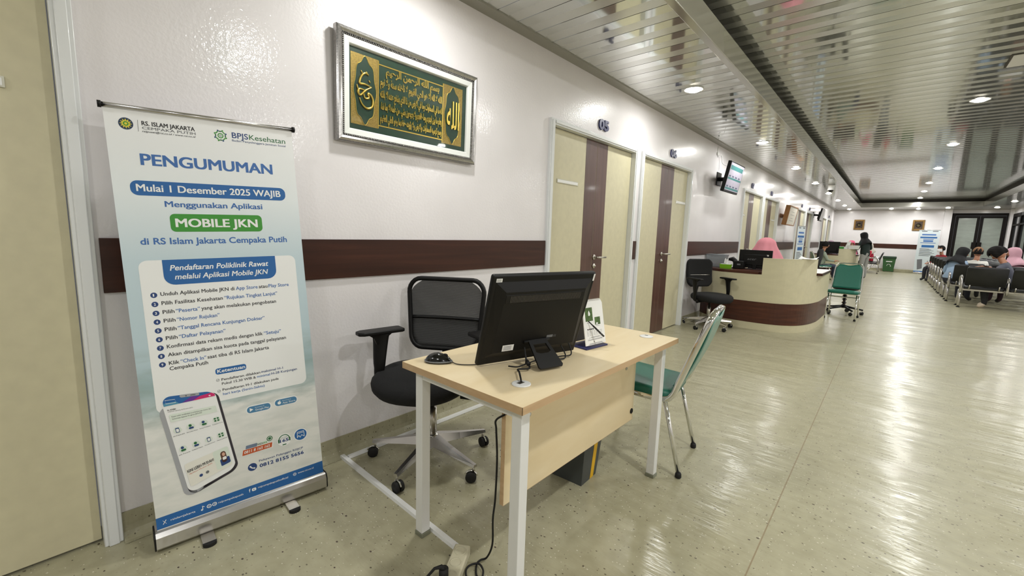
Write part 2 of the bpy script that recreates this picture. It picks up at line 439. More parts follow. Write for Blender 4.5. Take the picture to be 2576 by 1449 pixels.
wall_number('10', 16.95, 17.13, 'dark raised number on the wall just before the farther wall screen')
wall_number('12', 22.6, 22.78, 'dark raised number above the last double door before the far wall')

# ---- glass doors in the far wall and dark glazing at the right
M_DKF = mat('dark_bronze_frame', (20, 14, 12), .55, spec=.2); M_FROST = grainy('frosted_film', (150, 158, 150), .22, (3, 3, 9), .05, coat=.5)
r = struct('door_10', loc=(4.62, YF, 0))
mb = MB()
for lo, hi in (((-.78, 0), (-.68, 2.5)), ((.70, 0), (.80, 2.5)), ((-.68, 2.40), (.70, 2.5))): mb.lohi((lo[0], -.05, lo[1]), (hi[0], .06, hi[1]), M_DKF, .004)
mb.build('door_frame', r)
for sgn, x0, x1 in ((-1, -.67, .005), (1, .015, .69)):
    l = MB(); xs = (x0, x1)
    for lo, hi in (((x0, .01), (x0+.085, 2.39)), ((x1-.085, .01), (x1, 2.39)), ((x0+.085, 2.31), (x1-.085, 2.39)), ((x0+.085, .01), (x1-.085, .12))): l.lohi((lo[0], -.02, lo[1]), (hi[0], .03, hi[1]), M_DKF, .003)
    lo_ = l.build('door_leaf', r); MB().lohi((x0+.08, 0, .11), (x1-.08, .01, 2.32), M_FROST).build('glass_pane', lo_)
    cx = .0-.05 if sgn < 0 else .07
    MB().lohi((cx-.075, -.05, 1.10), (cx+.075, -.02, 1.36), M_DKF, .006).build('lock_plate', lo_)
r = struct('window_1', loc=(XR, 23.3, 0))
mb = MB()
for y0, y1, z0, z1 in ((-1.3, -1.2, 0, 2.45), (1.2, 1.3, 0, 2.45), (-.05, .05, 0, 2.45), (-1.2, 1.2, 2.33, 2.45), (-1.2, 1.2, 2.0, 2.06), (-1.2, 1.2, 0, .1)): mb.lohi((-.03, y0, z0), (.08, y1, z1), M_DKF, .003)
mb.build('window_frame', r); MB().lohi((.02, -1.25, .05), (.03, 1.25, 2.4), mat('dark_glass', (52, 56, 58), .1, coat=.6)).build('window_pane', r)

# ================================================================== CEILING FITTINGS
def make_downlight():
    r = thing('downlight', 'x', 'ceiling light')
    MB().lathe([(.072, .004), (.08, 0), (.09, -.004), (.09, .012), (.072, .012)], M_WHITE, 28, cap=False).build('trim_ring', r)
    MB().lathe([(.0, -.022), (.026, -.0205), (.046, -.016), (.062, -.008), (.071, .002), (.072, .012)], M_LAMP, 28, cap=False).build('lens', r)
    ld = bpy.data.lights.new('lamp', 'AREA'); ld.shape = 'DISK'; ld.size = .14; ld.energy = LAMP_W; ld.color = (.975, .99, .975); ld.spread = 3.1
    lo = bpy.data.objects.new('lamp', ld); COL.objects.link(lo); lo.parent = r; lo.location = (0, 0, -.025)
    return r
DL0 = {.56: make_downlight(), 0: make_downlight()}; used = []
for c in DL0[.56].children:
    if c.type == 'LIGHT': c.data.energy = LAMP_WALL_W
def downlight(x, y, z, label, group):
    k = .56 if x == .56 or y > 23 else 0
    if k not in used: o = DL0[k]; o.location = (x, y, z); o['label'] = label; o['group'] = group; used.append(k)
    else: dup(DL0[k], (x, y, z), 0, label, group)
ordn = ['nearest', 'second', 'third', 'fourth', 'fifth', 'sixth', 'seventh', 'eighth', 'ninth', 'tenth', 'eleventh']
for k, y in enumerate((4.35, 7.25, 10.15, 13.02, 15.95, 18.85, 21.6, 24.05)):
    downlight(.56, y, ZC, '%s round downlight of the row along the white wall, counted from the camera' % ordn[k], 'downlights along the left wall')
for y in (1.45, -1.45): downlight(.56, y, ZC, 'round downlight of the wall row, out of view nearer than the first one', 'downlights out of view')
for k, y in enumerate((7.41, 10.4, 13.5, 16.6, 19.2, 21.9)):
    downlight(2.72, y, ZH, '%s downlight down the middle of the raised ceiling, counted from the camera' % ordn[k], 'downlights of the raised ceiling')
for y in (4.45, 1.5, -1.5): downlight(2.72, y, ZH, 'middle downlight of the raised ceiling, above the camera and out of view', 'downlights out of view')
for n_, (x, y) in zip(('left', 'middle', 'right'), ((1.95, 24.0), (2.78, 24.2), (3.6, 23.7))):
    downlight(x, y, ZC, '%s one of three downlights right before the far wall with gold frames' % n_, 'downlights before the far wall')
downlight(4.88, 23.75, ZC, 'round downlight in front of the dark framed glass doors', 'downlights by the glass doors')
downlight(4.86, 20.6, ZC, 'round downlight at right edge of view, nearer than the glass door one', 'downlights by the glass doors')
for y in (17.6, 14.6, 11.6, 8.6, 5.6, 2.6, -.4): downlight(4.88, y, ZC, 'downlight over the far side of the hall, out of view at right', 'downlights out of view')
# unlit square hatch of the raised ceiling
r = thing('ceiling_hatch', 'pale square panel in the raised ceiling at upper right edge, not lit', 'panel', (2.93, 6.02, ZH))
MB().lohi((-.17, -.17, -.012), (.17, .17, .0), M_WHITE, .004).build('cover', r)
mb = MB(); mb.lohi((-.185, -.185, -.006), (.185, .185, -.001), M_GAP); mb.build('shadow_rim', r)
r = thing('dome_camera', 'white dome security camera hanging below the low ceiling over the corridor', 'camera', (.84, 13.5, ZC))
MB().lathe([(.075, 0), (.075, -.035), (.07, -.05), (.068, -.1), (.075, -.105), (.075, -.13), (.06, -.135)], M_WHITE, 24).build('housing', r)
MB().ball((0, 0, -.135), (.055, .055, .055), M_BLACKG).build('dome', r)

# ================================================================== ROLL-UP BANNER (print laid out in millimetres)
BB0, BB1, BT0, BT1 = Vector((.187, .237, .085)), Vector((.241, .842, .085)), Vector((.133, .198, 1.628)), Vector((.184, .776, 1.649))
BN = (BB1-BB0).cross(BT0-BB0).normalized()
if BN.x < 0: BN = -BN
def bq(u, v, h=0.):
    s_, t_ = u/600., v/1560.
    return (1-t_)*((1-s_)*BB0+s_*BB1)+t_*((1-s_)*BT0+s_*BT1) + BN*h
P_WHT = mat('print_white', (240, 241, 240), .55); P_BLU = mat('print_blue', (34, 98, 164), .5); P_NAV = mat('print_navy', (38, 66, 122), .5)
P_TXB = mat('print_text_blue', (62, 108, 174), .5); P_DRK = mat('print_dark', (46, 44, 48), .55); P_GRY = mat('print_grey', (110, 112, 116), .55)
P_GRN = mat('print_green', (60, 146, 50), .5); P_DGR = mat('print_dark_green', (36, 104, 60), .5); P_YEL = mat('print_yellow', (222, 206, 60), .5)
P_ORG = mat('print_orange', (196, 90, 48), .5); P_PNK = mat('print_pink', (206, 40, 110), .5); P_VIO = mat('print_violet', (106, 50, 150), .5); P_SKY = mat('print_sky', (86, 150, 180), .5)
P_PAL = mat('print_pale_green', (222, 232, 220), .55); P_SHD = mat('print_shadow_grey', (164, 166, 170), .6); P_BR = mat('print_brown', (92, 60, 44), .6); P_FACE = mat('print_face', (212, 168, 146), .6)
P_MID = mat('print_mid_blue', (74, 128, 168), .5)
# printed backdrop of the sheet: pale sky above, stone and greenery lower down
P_BG = mat('printed_sheet', (224, 230, 232), .5); t = NT(P_BG)
uv = t.n('ShaderNodeUVMap'); uv.uv_map = 'UVMap'; sp = t.n('ShaderNodeSeparateXYZ'); t.l(uv, 0, sp, 0)
g = t.ramp([(0, lin((226, 226, 220))), (.27, lin((232, 232, 228))), (.29, lin((196, 208, 208))), (.36, lin((156, 180, 184))), (.42, lin((186, 206, 214))), (.66, lin((196, 214, 222))), (.82, lin((230, 236, 238))), (1, lin((240, 240, 240)))], sp, 1)
mp = t.n('ShaderNodeMapping'); mp.inputs['Scale'].default_value = (3, 22, 1); t.l(uv, 0, mp, 0)
nz = t.n('ShaderNodeTexNoise', i_Scale=1.6, i_Detail=5.); t.l(mp, 0, nz, 0)
rr_ = t.ramp([(.42, (0, 0, 0)), (.62, (1, 1, 1))], nz, 'Fac')
msk = t.ramp([(0, (.22, .22, .22)), (.24, (.18, .18, .18)), (.28, (.65, .65, .65)), (.42, (.5, .5, .5)), (.46, (0, 0, 0))], sp, 1)
ml = t.n('ShaderNodeMath', operation='MULTIPLY'); t.l(rr_, 0, ml, 0); t.l(msk, 0, ml, 1)
mx = t.n('ShaderNodeMix', data_type='RGBA'); t.l(ml, 0, mx, 'Factor'); t.l(g, 0, mx, 6); mx.inputs[7].default_value = lin((150, 168, 164))+(1,)
t.l(mx, 2, t.b, 'Base Color')
class Print:
    """flat artwork in layers, mapped onto a sheet by fn(u, v, height)"""
    def __init__(s, mb, fn, step=.0003): s.mb, s.fn, s.k, s.st = mb, fn, 1, step
    def h(s): return s.k*s.st
    def up(s): s.k += 1; return s
    def poly(s, pts, m): s.mb.poly([s.fn(x, y, s.h()) for x, y in pts], m); return s
    def rr(s, x0, y0, x1, y1, r, m, corners=(1, 1, 1, 1)):
        P = []
        for i, (cx, cy, a) in enumerate(((x0+r, y0+r, 180), (x1-r, y0+r, 270), (x1-r, y1-r, 0), (x0+r, y1-r, 90))):
            if corners[i]: P += [(cx+r*math.cos(math.radians(a+q*15)), cy+r*math.sin(math.radians(a+q*15))) for q in range(7)]
            else: P.append(((x0, y0), (x1, y0), (x1, y1), (x0, y1))[i])
        return s.poly(P, m)
    def disc(s, x, y, r, m, n=28, ry=None): return s.poly([(x+r*math.cos(2*PI*i/n), y+(ry or r)*math.sin(2*PI*i/n)) for i in range(n)], m)
    def ring(s, x, y, r0, r1, m, a0=0, a1=360, n=24):
        for i in range(n):
            A, B = [math.radians(a0+(a1-a0)*q/n) for q in (i, i+1)]
            s.poly([(x+r*math.cos(a), y+r*math.sin(a)) for r, a in ((r0, A), (r1, A), (r1, B), (r0, B))], m)
        return s
    def line(s, a, b, wd, m):
        dx, dy = b[0]-a[0], b[1]-a[1]; L = math.hypot(dx, dy); nx, ny = -dy/L*wd/2, dx/L*wd/2
        return s.poly([(a[0]+nx, a[1]+ny), (a[0]-nx, a[1]-ny), (b[0]-nx, b[1]-ny), (b[0]+nx, b[1]+ny)], m)
    def text(s, body, x, y, w, cap, m, bold=.018, shear=0., res=2):
        f = s.fn; h = s.h(); s.mb.text(body, lambda a, b, k: f(x+a, y+b, h+(k-1)*.0006), m, size=cap/.70, width=w, offset=bold, shear=shear, res=res if cap < 18 else 5); return s
rb = thing('rollup_banner', 'pale blue roll-up banner headed PENGUMUMAN standing beside the cream door at left', 'banner', (.21, .53, 0))
INV = Matrix.Translation((-.21, -.53, 0))
def bchild(mb, name, parent=rb):
    o = mb.build(name, parent); o.location = (-.21, -.53, 0) if parent is rb else (0, 0, 0); return o
mb = MB(); n_ = 12
mb.grid(lambda a, b: bq(-2+604*a, -20+1578*b), n_, 24, P_BG)
P = Print(mb, bq)
# heading logos
P.disc(54, 1505, 20, mat('print_logo_navy', (30, 54, 84), .5)).up()
P.poly([(54+(17.5 if i % 2 == 0 else 10)*math.cos(PI*i/12), 1505+(17.5 if i % 2 == 0 else 10)*math.sin(PI*i/12)) for i in range(24)], P_YEL).up().disc(54, 1505, 7.5, P_GRN).disc(54, 1505, 0.1, P_GRN).up().disc(54, 1505, 4, P_YEL)
P.k = 1; P.line((86, 1483), (87, 1522), 1.2, P_GRY)
P.text('RS. ISLAM JAKARTA', 97, 1506, 156, 14.5, P_DRK, .025).text('CEMPAKA PUTIH', 97, 1492.5, 157, 9.5, P_GRY, .006).text('rsijpusat@rsi.co.id / www.rsi.co.id', 96, 1482.5, 157, 6.2, P_DRK, .012, .25)
for q in range(8):
    a = PI/4*q; c_ = P_GRN if q % 2 else P_NAV
    P.ring(335, 1501, 14.5, 18.5, c_ if q % 2 else P_DGR, q*45-18, q*45+18, 5); P.disc(335+20*math.cos(a+PI/8), 1501+20*math.sin(a+PI/8), 3, c_, 12)
P.ring(335, 1501, 6.5, 10, P_GRN).ring(335, 1501, 2.5, 4, P_DGR)
P.text('BPJS', 374, 1498, 57, 21, P_NAV, .012).text('Kesehatan', 435, 1498, 137, 20, P_DGR, .004).text('Badan Penyelenggara Jaminan Sosial', 373, 1485, 199, 7.4, P_NAV, .006)
P.text('PENGUMUMAN', 81, 1369, 430, 39, P_TXB, .03)
P.rr(44, 1262, 552, 1314, 22, P_BLU).up().text('Mulai 1 Desember 2025 WAJIB', 60, 1277, 473, 25, P_WHT, .022); P.k = 1
P.text('Menggunakan Aplikasi', 135, 1224, 323, 21, P_TXB, .022)
P.rr(145, 1133, 451, 1199, 16, P_GRN).up().text('MOBILE JKN', 160, 1151, 274, 31, P_WHT, .03); P.k = 1
P.text('di RS Islam Jakarta Cempaka Putih', 53, 1088, 488, 23, P_TXB, .022)
# white card with the list of steps
P.rr(39, 452, 567, 1030, 26, P_WHT).up()
P.rr(107, 936, 487, 1030, 34, P_BLU, (1, 1, 0, 0)).up()
P.text('Pendaftaran Poliklinik Rawat', 127, 990, 332, 20, P_WHT, .018, .2).text('melalui Aplikasi Mobile JKN', 139, 956, 316, 20, P_WHT, .018, .2); P.k = 2
rows = [(898, (('Unduh Aplikasi Mobile JKN di', 91, 326, 0), ('App Store', 331, 410, 1), ('atau', 414, 447, 0), ('Play Store', 451, 531, 1))),
 (864, (('Pilih Fasilitas Kesehatan', 91, 283, 0), ('\u201cRujukan Tingkat Lanjut\u201d', 288, 482, 1))),
 (830.5, (('Pilih', 91, 126, 0), ('\u201cPeserta\u201d', 130, 205, 1), ('yang akan melakukan pengobatan', 209, 474, 0))),
 (797.5, (('Pilih', 91, 126, 0), ('\u201cNomor Rujukan\u201d', 130, 266, 1))), (764.5, (('Pilih', 91, 126, 0), ('\u201cTanggal Rencana Kunjungan Dokter\u201d', 130, 424, 1))),
 (731, (('Pilih', 91, 126, 0), ('\u201cDaftar Pelayanan\u201d', 130, 280, 1))), (698.5, (('Konfirmasi data rekam medis dengan klik', 91, 411, 0), ('\u201cSetuju\u201d', 415, 482, 1))),
 (667, (('Akan ditampilkan sisa kuota pada tanggal pelayanan', 91, 499, 0),)), (634.5, (('Klik', 91, 123, 0), ('\u201cCheck In\u201d', 126, 207, 1), ('saat tiba di RS Islam Jakarta', 211, 429, 0))),
 (613, (('Cempaka Putih', 91, 211, 0),))]
for i, (v, ws) in enumerate(rows):
    for s_, a, b, c_ in ws: P.text(s_, a, v, b-a, 14, P_TXB if c_ else P_DRK, .014)
    if i < 9:
        P.disc(72, v+4.5, 10, P_NAV, 20).up().text(str(i+1), 69, v, 5.5 if i else 4, 9.5, P_WHT, .02); P.k = 2
P.rr(231, 563, 338, 588, 9, P_BLU).up().text('Ketentuan', 237, 569.5, 97, 14, P_WHT, .02); P.k = 2
for s_, x0, x1, v, m in (('Pendaftaran dilakkan', 248, 387, 535, P_DRK), ('maksimal H-1', 391, 475, 536, P_NAV), ('Pukul 15.30 WIB &', 248, 369, 517.5, P_DRK), ('minimal', 373, 423, 518.5, P_TXB), ('H-28 Kunjungan', 428, 531, 519.5, P_NAV), ('Pendaftaran H-1 dilakukan pada', 248, 454, 492, P_DRK), ('hari kerja (Senin-Sabtu)', 248, 398, 474, P_TXB)):
    P.text(s_, x0, v, x1-x0, 10, m, .014)
for v in (540, 494):
    P.ring(236, v, 4.6, 5.8, P_GRY, n=14); P.line((233.5, v), (235.5, v-2.5), 1.2, P_GRY).line((235.5, v-2.5), (239.5, v+3), 1.2, P_GRY)
# phone picture
PC = ((105, 104), (266, 156), (221, 503), (52, 519))
def phq(a, b, h=0.):
    x = (1-b)*((1-a)*PC[0][0]+a*PC[1][0])+b*((1-a)*PC[3][0]+a*PC[2][0]); y = (1-b)*((1-a)*PC[0][1]+a*PC[1][1])+b*((1-a)*PC[3][1]+a*PC[2][1])
    return bq(x, y, h)
def rrp(x0, y0, x1, y1, rx, ry):
    out = []
    for cx, cy, a in ((x0+rx, y0+ry, 180), (x1-rx, y0+ry, 270), (x1-rx, y1-ry, 0), (x0+rx, y1-ry, 90)): out += [(cx+rx*math.cos(math.radians(a+q*15)), cy+ry*math.sin(math.radians(a+q*15))) for q in range(7)]
    return out
H = Print(mb, phq); H.k = 3
H.poly(rrp(-.09, -.025, 1.0, .90, .2, .08), P_SHD); H.poly(rrp(.0, -.03, 1.05, .985, .2, .08), mat('print_phone_edge', (52, 48, 56), .5)).up()
H.poly(rrp(0, 0, 1, 1, .19, .075), P_WHT).up()
H.poly([(.02, .9), (.98, .93), (.985, .955)] + [(.95-.18*(1-math.cos(math.radians(q*15))) if 0 else .81+.17*math.cos(math.radians(q*15)), .925+.068*math.sin(math.radians(q*15))) for q in range(1, 7)] + [(.19+.17*math.cos(math.radians(90+q*15)), .925+.068*math.sin(math.radians(90+q*15))) for q in range(7)], P_BLU).up()
H.poly([(.55, .915), (.98, .93), (.985, .955), (.93, .975), (.7, .955)], P_PNK).poly([(.35, .91), (.55, .915), (.7, .955), (.55, .965)], P_VIO).poly([(.02, .9), (.3, .909), (.25, .935), (.03, .93)], P_SKY)
H.poly(rrp(.34, .965, .7, .995, .04, .012), P_SHD).up(); H.poly(rrp(.44, .973, .47, .982, .012, .004), P_DRK).poly(rrp(.53, .975, .63, .981, .02, .003), P_DRK); H.poly(rrp(.86, .937, .9, .95, .01, .006), P_WHT)
for a, b, c, d in ((.07, .925, .24, .925), (.07, .958, .24, .958), (.07, .925, .07, .958), (.24, .925, .24, .958)): H.poly([(a-.005, b-.002), (c+.005, d-.002), (c+.005, d+.002), (a-.005, b+.002)], P_WHT)
def phtext(s_, a, b, w, hh, m, bold=.02): H.mb.text(s_, lambda x, y, k: phq(a+x, b+y, H.h()+(k-1)*.0006), m, width=w, size=hh/.7, offset=bold, res=1)
phtext('Hi, ADMIN', .06, .855, .15, .013, P_DRK); phtext('Selamat datang di Mobile JKN', .06, .84, .45, .009, P_DRK, 0)
H.poly(rrp(.06, .74, .94, .815, .03, .01), P_PAL).up(); phtext('Kami telah melakukan pembaharuan menu dan', .1, .785, .74, .014, P_DRK, 0); phtext('ketentuan layanan Program JKN-KIS', .1, .762, .55, .014, P_DRK, 0)
labs = ['Info Program JKN', 'Info Lokasi Faskes', 'Rencana Pembayaran', 'Penambahan Peserta', 'Info Peserta', 'Pendaftaran Pelayanan', 'Konsultasi Dokter', 'Menu Lainnya']
for i in range(8):
    a = .13+.25*(i % 4); b = .65 if i < 4 else .455
    H.poly([(a+.075*math.cos(PI*q/10), b+.033*math.sin(PI*q/10)) for q in range(20)], P_PAL)
    H.up(); c1, c2 = (P_DGR, P_NAV) if i % 2 else (P_NAV, P_DGR)
    if i in (3, 7):
        for dx in (-.03, .03):
            for dy in (-.013, .013): H.poly(rrp(a+dx-.02, b+dy-.009, a+dx+.02, b+dy+.009, .006, .004), c1)
    elif i in (0, 6): H.poly(rrp(a-.035, b-.024, a+.035, b+.024, .012, .006), c1).up().poly(rrp(a-.025, b-.018, a+.025, b+.014, .01, .005), P_WHT); H.k -= 1
    else:
        H.poly([(a-.01+.03*math.cos(PI*q/8), b+.012+.014*math.sin(PI*q/8)) for q in range(16)], c1); H.poly(rrp(a-.045, b-.024, a+.045, b-.004, .02, .006), c2)
    phtext(labs[i], a-.105, b-.055, .21, .010, P_DRK, .005); H.k -= 1
H.poly(rrp(.06, .06, .94, .30, .05, .02), mat('print_ivory', (234, 232, 222), .55)).up()
H.poly(rrp(.62, .08, .94, .30, .05, .02), P_PAL).up()
H.poly(rrp(.72, .1, .92, .18, .03, .012), P_NAV).poly(rrp(.755, .13, .87, .262, .05, .03), P_BR).up(); H.poly([(.82+.032*math.cos(PI*q/8), .226+.022*math.sin(PI*q/8)) for q in range(16)], P_FACE); H.poly(rrp(.78, .16, .86, .195, .02, .01), P_WHT)
phtext('KINI LEBIH MUDAH!', .08, .205, .53, .03, P_DRK, .02); phtext('Aplikasi Mobile JKN', .1, .182, .46, .011, P_ORG, 0)
for a in (.3, .43): H.poly([(a+.035*math.cos(PI*q/8), .12+.015*math.sin(PI*q/8)) for q in range(16)], P_NAV if a < .4 else P_GRY)
# right-hand group: store badges, hotlines
def rot_fn(x0, y0, ang): 
    c_, s_ = math.cos(ang), math.sin(ang); return lambda x, y, h: bq(x0+x*c_-y*s_, y0+x*s_+y*c_, h)
for (x, y, s_) in ((368, 385, 'Google Play'), (474, 387, 'App Store')):
    Q = Print(mb, rot_fn(x, y, -.02)); Q.rr(-48, -18, 48, 18, 17, P_WHT).up().rr(-44, -14, 44, 14, 13, P_MID).up()
    Q.text(s_, -14, -8, 52, 8, P_WHT, .004).text('Download di', -14, 4, 34, 4, P_WHT, 0)
    if 'G' in s_: Q.poly([(-34, -8), (-34, 8), (-21, 0)], P_WHT)
    else: Q.disc(-27, -1, 7, P_WHT, 18).line((-27, 5), (-23, 10), 2.2, P_WHT)
P.k = 1
P.poly([(288, 192), (405, 194), (408, 219), (294, 219)], P_WHT).up().poly([(290, 194), (401, 197), (405, 218), (295, 218)], P_ORG).up().text('0811 8 165 165', 298, 201, 97, 12, P_WHT, .012, .2); P.k = 1
P.poly([(304, 219), (345, 219), (348, 234), (307, 234)], mat('print_slate', (110, 126, 150), .5)).poly([(345, 219), (386, 219), (390, 232), (348, 234)], P_PAL).up().text('PANDA', 346, 221.5, 24, 9, P_DRK, .012, .25).text('WA', 371, 221.5, 14, 9, P_GRN, .012, .25)
P.disc(396, 238, 11.5, P_DGR, 20).up().ring(396, 238, 6, 8.5, P_PAL, n=16); P.k = 1
P.disc(452, 213, 28, P_WHT).up().ring(452, 215, 19.5, 23, P_DGR, -10, 190, 20); P.rr(427, 203, 433, 220, 2.5, P_DGR).rr(471, 203, 477, 220, 2.5, P_DGR).rr(443, 189, 459, 193.5, 2, P_DGR).text('165', 434, 204, 36, 13, P_NAV, .03).text('Care Center', 438, 224, 28, 4, P_DGR, 0).text('BPJS KESEHATAN', 434, 219, 36, 3, P_GRY, 0); P.k = 1
P.disc(520, 216, 29, P_WHT).up().disc(520, 216, 25.5, P_BLU).up()
for a, b in (((505, 203), (507, 230)), ((507, 230), (534, 230)), ((534, 230), (535, 203)), ((505, 203), (512, 214)), ((512, 214), (517, 203)), ((517, 203), (524, 214)), ((524, 214), (535, 203)), ((510, 224), (531, 224))): P.line(a, b, 2.2, P_WHT)
P.k = 1; P.disc(322, 133, 17, P_NAV).up()
P.ring(327, 139, 9.5, 14, P_WHT, 195, 285, 10); P.disc(314.5, 137, 3.6, P_WHT, 12).disc(328.5, 126, 3.6, P_WHT, 12); P.k = 1
P.text('Pelayanan Pelanggan RSIJCP', 348, 147, 177, 8.6, P_NAV, .012).text('0812 8155 5656', 348, 121, 178, 15, P_NAV, .03)
# blue strip at the foot
P.poly([(-2, 0), (602, 0), (602, 57), (-2, 47)], P_BLU).up()
P.line((17, 15), (27, 31), 2.4, P_WHT).line((27, 15), (17, 31), 1.2, P_WHT).text('rsislamjakarta', 40, 20, 76, 8, P_WHT, .006)
P.line((140, 19), (140, 36), 2.4, P_WHT).disc(137, 20, 3.6, P_WHT, 12).line((140, 35), (146, 30), 2.4, P_WHT)
P.ring(161, 26, 5.2, 8.2, P_WHT, n=14).disc(161, 26, 2.4, P_WHT, 10).ring(179, 27, 5.5, 8, P_WHT, n=14).ring(180, 27, 1.5, 3.2, P_WHT, n=10)
P.text('rsijcempakaputih', 192, 23, 87, 8, P_WHT, .006)
P.text('f', 300, 25, 6, 15, P_WHT, .02).rr(311, 25, 327, 38, 4, P_WHT).up().poly([(316.5, 28.5), (316.5, 34.5), (322, 31.5)], P_BLU); P.k -= 1
P.text('rsijcempakaputihofficial', 334, 30, 118, 8, P_WHT, .006).ring(480, 37, 5.2, 7, P_WHT, n=16).line((473, 37), (487, 37), 1.2, P_WHT).line((480, 30), (480, 44), 1.2, P_WHT).text('www.rsi.co.id', 493, 34, 68, 8, P_WHT, .006)
uvl = mb.bm.loops.layers.uv.new('UVMap')
k = 0
mb.bm.faces.ensure_lookup_table()
for f in mb.bm.faces[:n_*24]:
    for lp in f.loops:
        # sheet coordinates from the vertex grid
        d = lp.vert.co-BB0; e1 = BB1-BB0; e2 = BT0-BB0
        lp[uvl].uv = (d.dot(e1)/e1.dot(e1), d.z/(BT0.z-BB0.z))
bchild(mb, 'printed_sheet')
# cassette, feet, top rail, pole
dirb = (BB1-BB0).normalized(); nb_ = Vector((dirb.y, -dirb.x, 0)); c0 = (BB0+BB1)/2
def bp(a, n, z): return Vector((c0.x, c0.y, 0))+dirb*a+nb_*n+Vector((0, 0, z))
mb = MB(); L_ = .312
prof = [(-.075, .012), (.018, .012), (.024, .02), (.022, .062), (.012, .078), (.004, .082), (-.012, .08), (-.05, .078), (-.07, .06)]
mb.prism([bp(-L_, n, z) for n, z in prof], dirb*(2*L_), M_ALU)
cs = bchild(mb, 'cassette')
for sg in (-1, 1):
    mb = MB(); mb.prism([bp(sg*L_, n*1.02, z*1.02) for n, z in prof], dirb*(sg*.005), M_BLACK); bchild(mb, 'end_cap', cs)
for a in (-.157, .152):
    mb = MB(); mb.prism([bp(a-.022, n, 0.003) for n in (-.13, .085)]+[bp(a+.022, n, .003) for n in (.085, -.13)], (0, 0, .008), M_STEEL, .001)
    ft = bchild(mb, 'foot'); mb = MB(); mb.prism([bp(a+.023*math.cos(q), .085+.02*math.sin(q), 0.0) for q in [PI*i/10 for i in range(11)]], (0, 0, .013), M_RUB); bchild(mb, 'rubber_tip', ft)
mb = MB(); mb.tube([bq(-9, 1560), bq(609, 1560)], .0085, M_ALU, 12); tr = bchild(mb, 'top_rail')
for u in (-9, 609):
    mb = MB(); mb.tube([bq(u-5, 1560), bq(u+5, 1560)], .0115, M_BLACK, 12); bchild(mb, 'rail_cap', tr)
mb = MB(); mb.tube([bp(0, -.03, .07), (bq(300, 1558)-BN*.02)], .008, M_ALU, 10); bchild(mb, 'pole')

# ================================================================== FRAMED CALLIGRAPHY
FORM = {}
for cp in list(range(0xFE70, 0xFEFD)):
    d = unicodedata.decomposition(chr(cp)).split()
    if len(d) == 2: FORM.setdefault(chr(int(d[1], 16)), {})[d[0][1:-1]] = chr(cp)
    elif len(d) == 3 and d[1] == '0644': FORM.setdefault('\u0644'+chr(int(d[2], 16)), {})[d[0][1:-1]] = chr(cp)
def shape(s):
    toks = []; i = 0
    while i < len(s):
        if s[i:i+2] in FORM: toks.append(s[i:i+2]); i += 2
        else: toks.append(s[i]); i += 1
    dual = lambda q: q in FORM and 'initial' in FORM[q]
    out = ''
    for i, q in enumerate(toks):
        if q not in FORM: out += q; continue
        pj = i > 0 and dual(toks[i-1]); nj = i+1 < len(toks) and dual(q) and toks[i+1] in FORM and 'final' in FORM[toks[i+1]]
        f = FORM[q]; out += f.get('medial' if pj and nj else 'final' if pj else 'initial' if nj else 'isolated', f.get('isolated', q))
    return out[::-1]
pf = thing('framed_calligraphy', 'silver framed gold and green Arabic calligraphy panel hung on the white wall', 'picture', (.010, 1.52, 1.945)); pf.rotation_euler = (0, math.radians(1.6), 0)
PW, PH = .465, .27
def ring_frame(mb, prof, w, h, m):
    """moulding: profile (inset, height) swept round a rectangle of half sizes w, h in the wall plane"""
    for i in range(4):
        for (i0, x0), (i1, x1) in zip(prof, prof[1:]):
            def cor(k, ins): sy, sz = ((-1, -1), (1, -1), (1, 1), (-1, 1))[k % 4]; return sy*(w-ins), sz*(h-ins)
            a, b, c, d = cor(i, i0), cor(i+1, i0), cor(i+1, i1), cor(i, i1)
            mb.poly([(x0, *a), (x0, *b), (x1, *c), (x1, *d)], m)
M_SILV = grainy('antique_silver', (176, 174, 172), .24, (120, 120, 120), .1, metal=.9); M_TARN = mat('tarnished_silver', (70, 68, 68), .35, metal=.7); M_MATB = mat('white_mount', (226, 228, 224), .5)
mb = MB(); ring_frame(mb, [(0, 0), (0, .03), (.006, .038), (.016, .042), (.027, .036), (.030, .028)], PW, PH, M_SILV)
ring_frame(mb, [(.030, .028), (.038, .026)], PW, PH, M_TARN); fr = mb.build('frame', pf)
for (w_, h_, st, r_) in ((PW-.034, PH-.034, .0095, .0036), (PW-.003, PH-.003, .007, .0022)):
    per = [(-w_+i*st, s_*h_) for s_ in (-1, 1) for i in range(int(2*w_/st)+1)] + [(s_*w_, -h_+i*st) for s_ in (-1, 1) for i in range(int(2*h_/st)+1)]
    mb = MB()
    for y, z in per: mb.ball((.030 if r_ > .003 else .034, y, z), (r_, r_*.95, r_*.95), M_SILV if r_ > .003 else M_TARN, u=6, v=4)
    mb.build('beading', fr)
mb = MB(); ring_frame(mb, [(.038, .027), (.040, .03), (.066, .026), (.070, .022), (.073, .012)], PW, PH, M_MATB); mb.build('mount', pf)
M_BGRN = grainy('deep_green_board', (4, 48, 28), .38, (60, 60, 60), .1); M_GFOIL = grainy('brushed_gold_foil', (152, 130, 70), .38, (90, 90, 160), .12, metal=.75)
bw, bh = PW-.071, PH-.071
mb = MB(); mb.lohi((.004, -bw, -bh), (.0115, bw, bh), M_BGRN); pl = mb.build('green_board', pf)
def cart(cy, hw, hh, n=48):
    pts = []
    for i in range(n):
        a = 2*PI*i/n; c_, s_ = math.cos(a), math.sin(a); r_ = 1+.055*math.cos(8*a)+.05*abs(s_)**10
        pts.append((cy+hw*.93*c_*r_, hh*.93*s_*r_*(1.0)))
    return pts
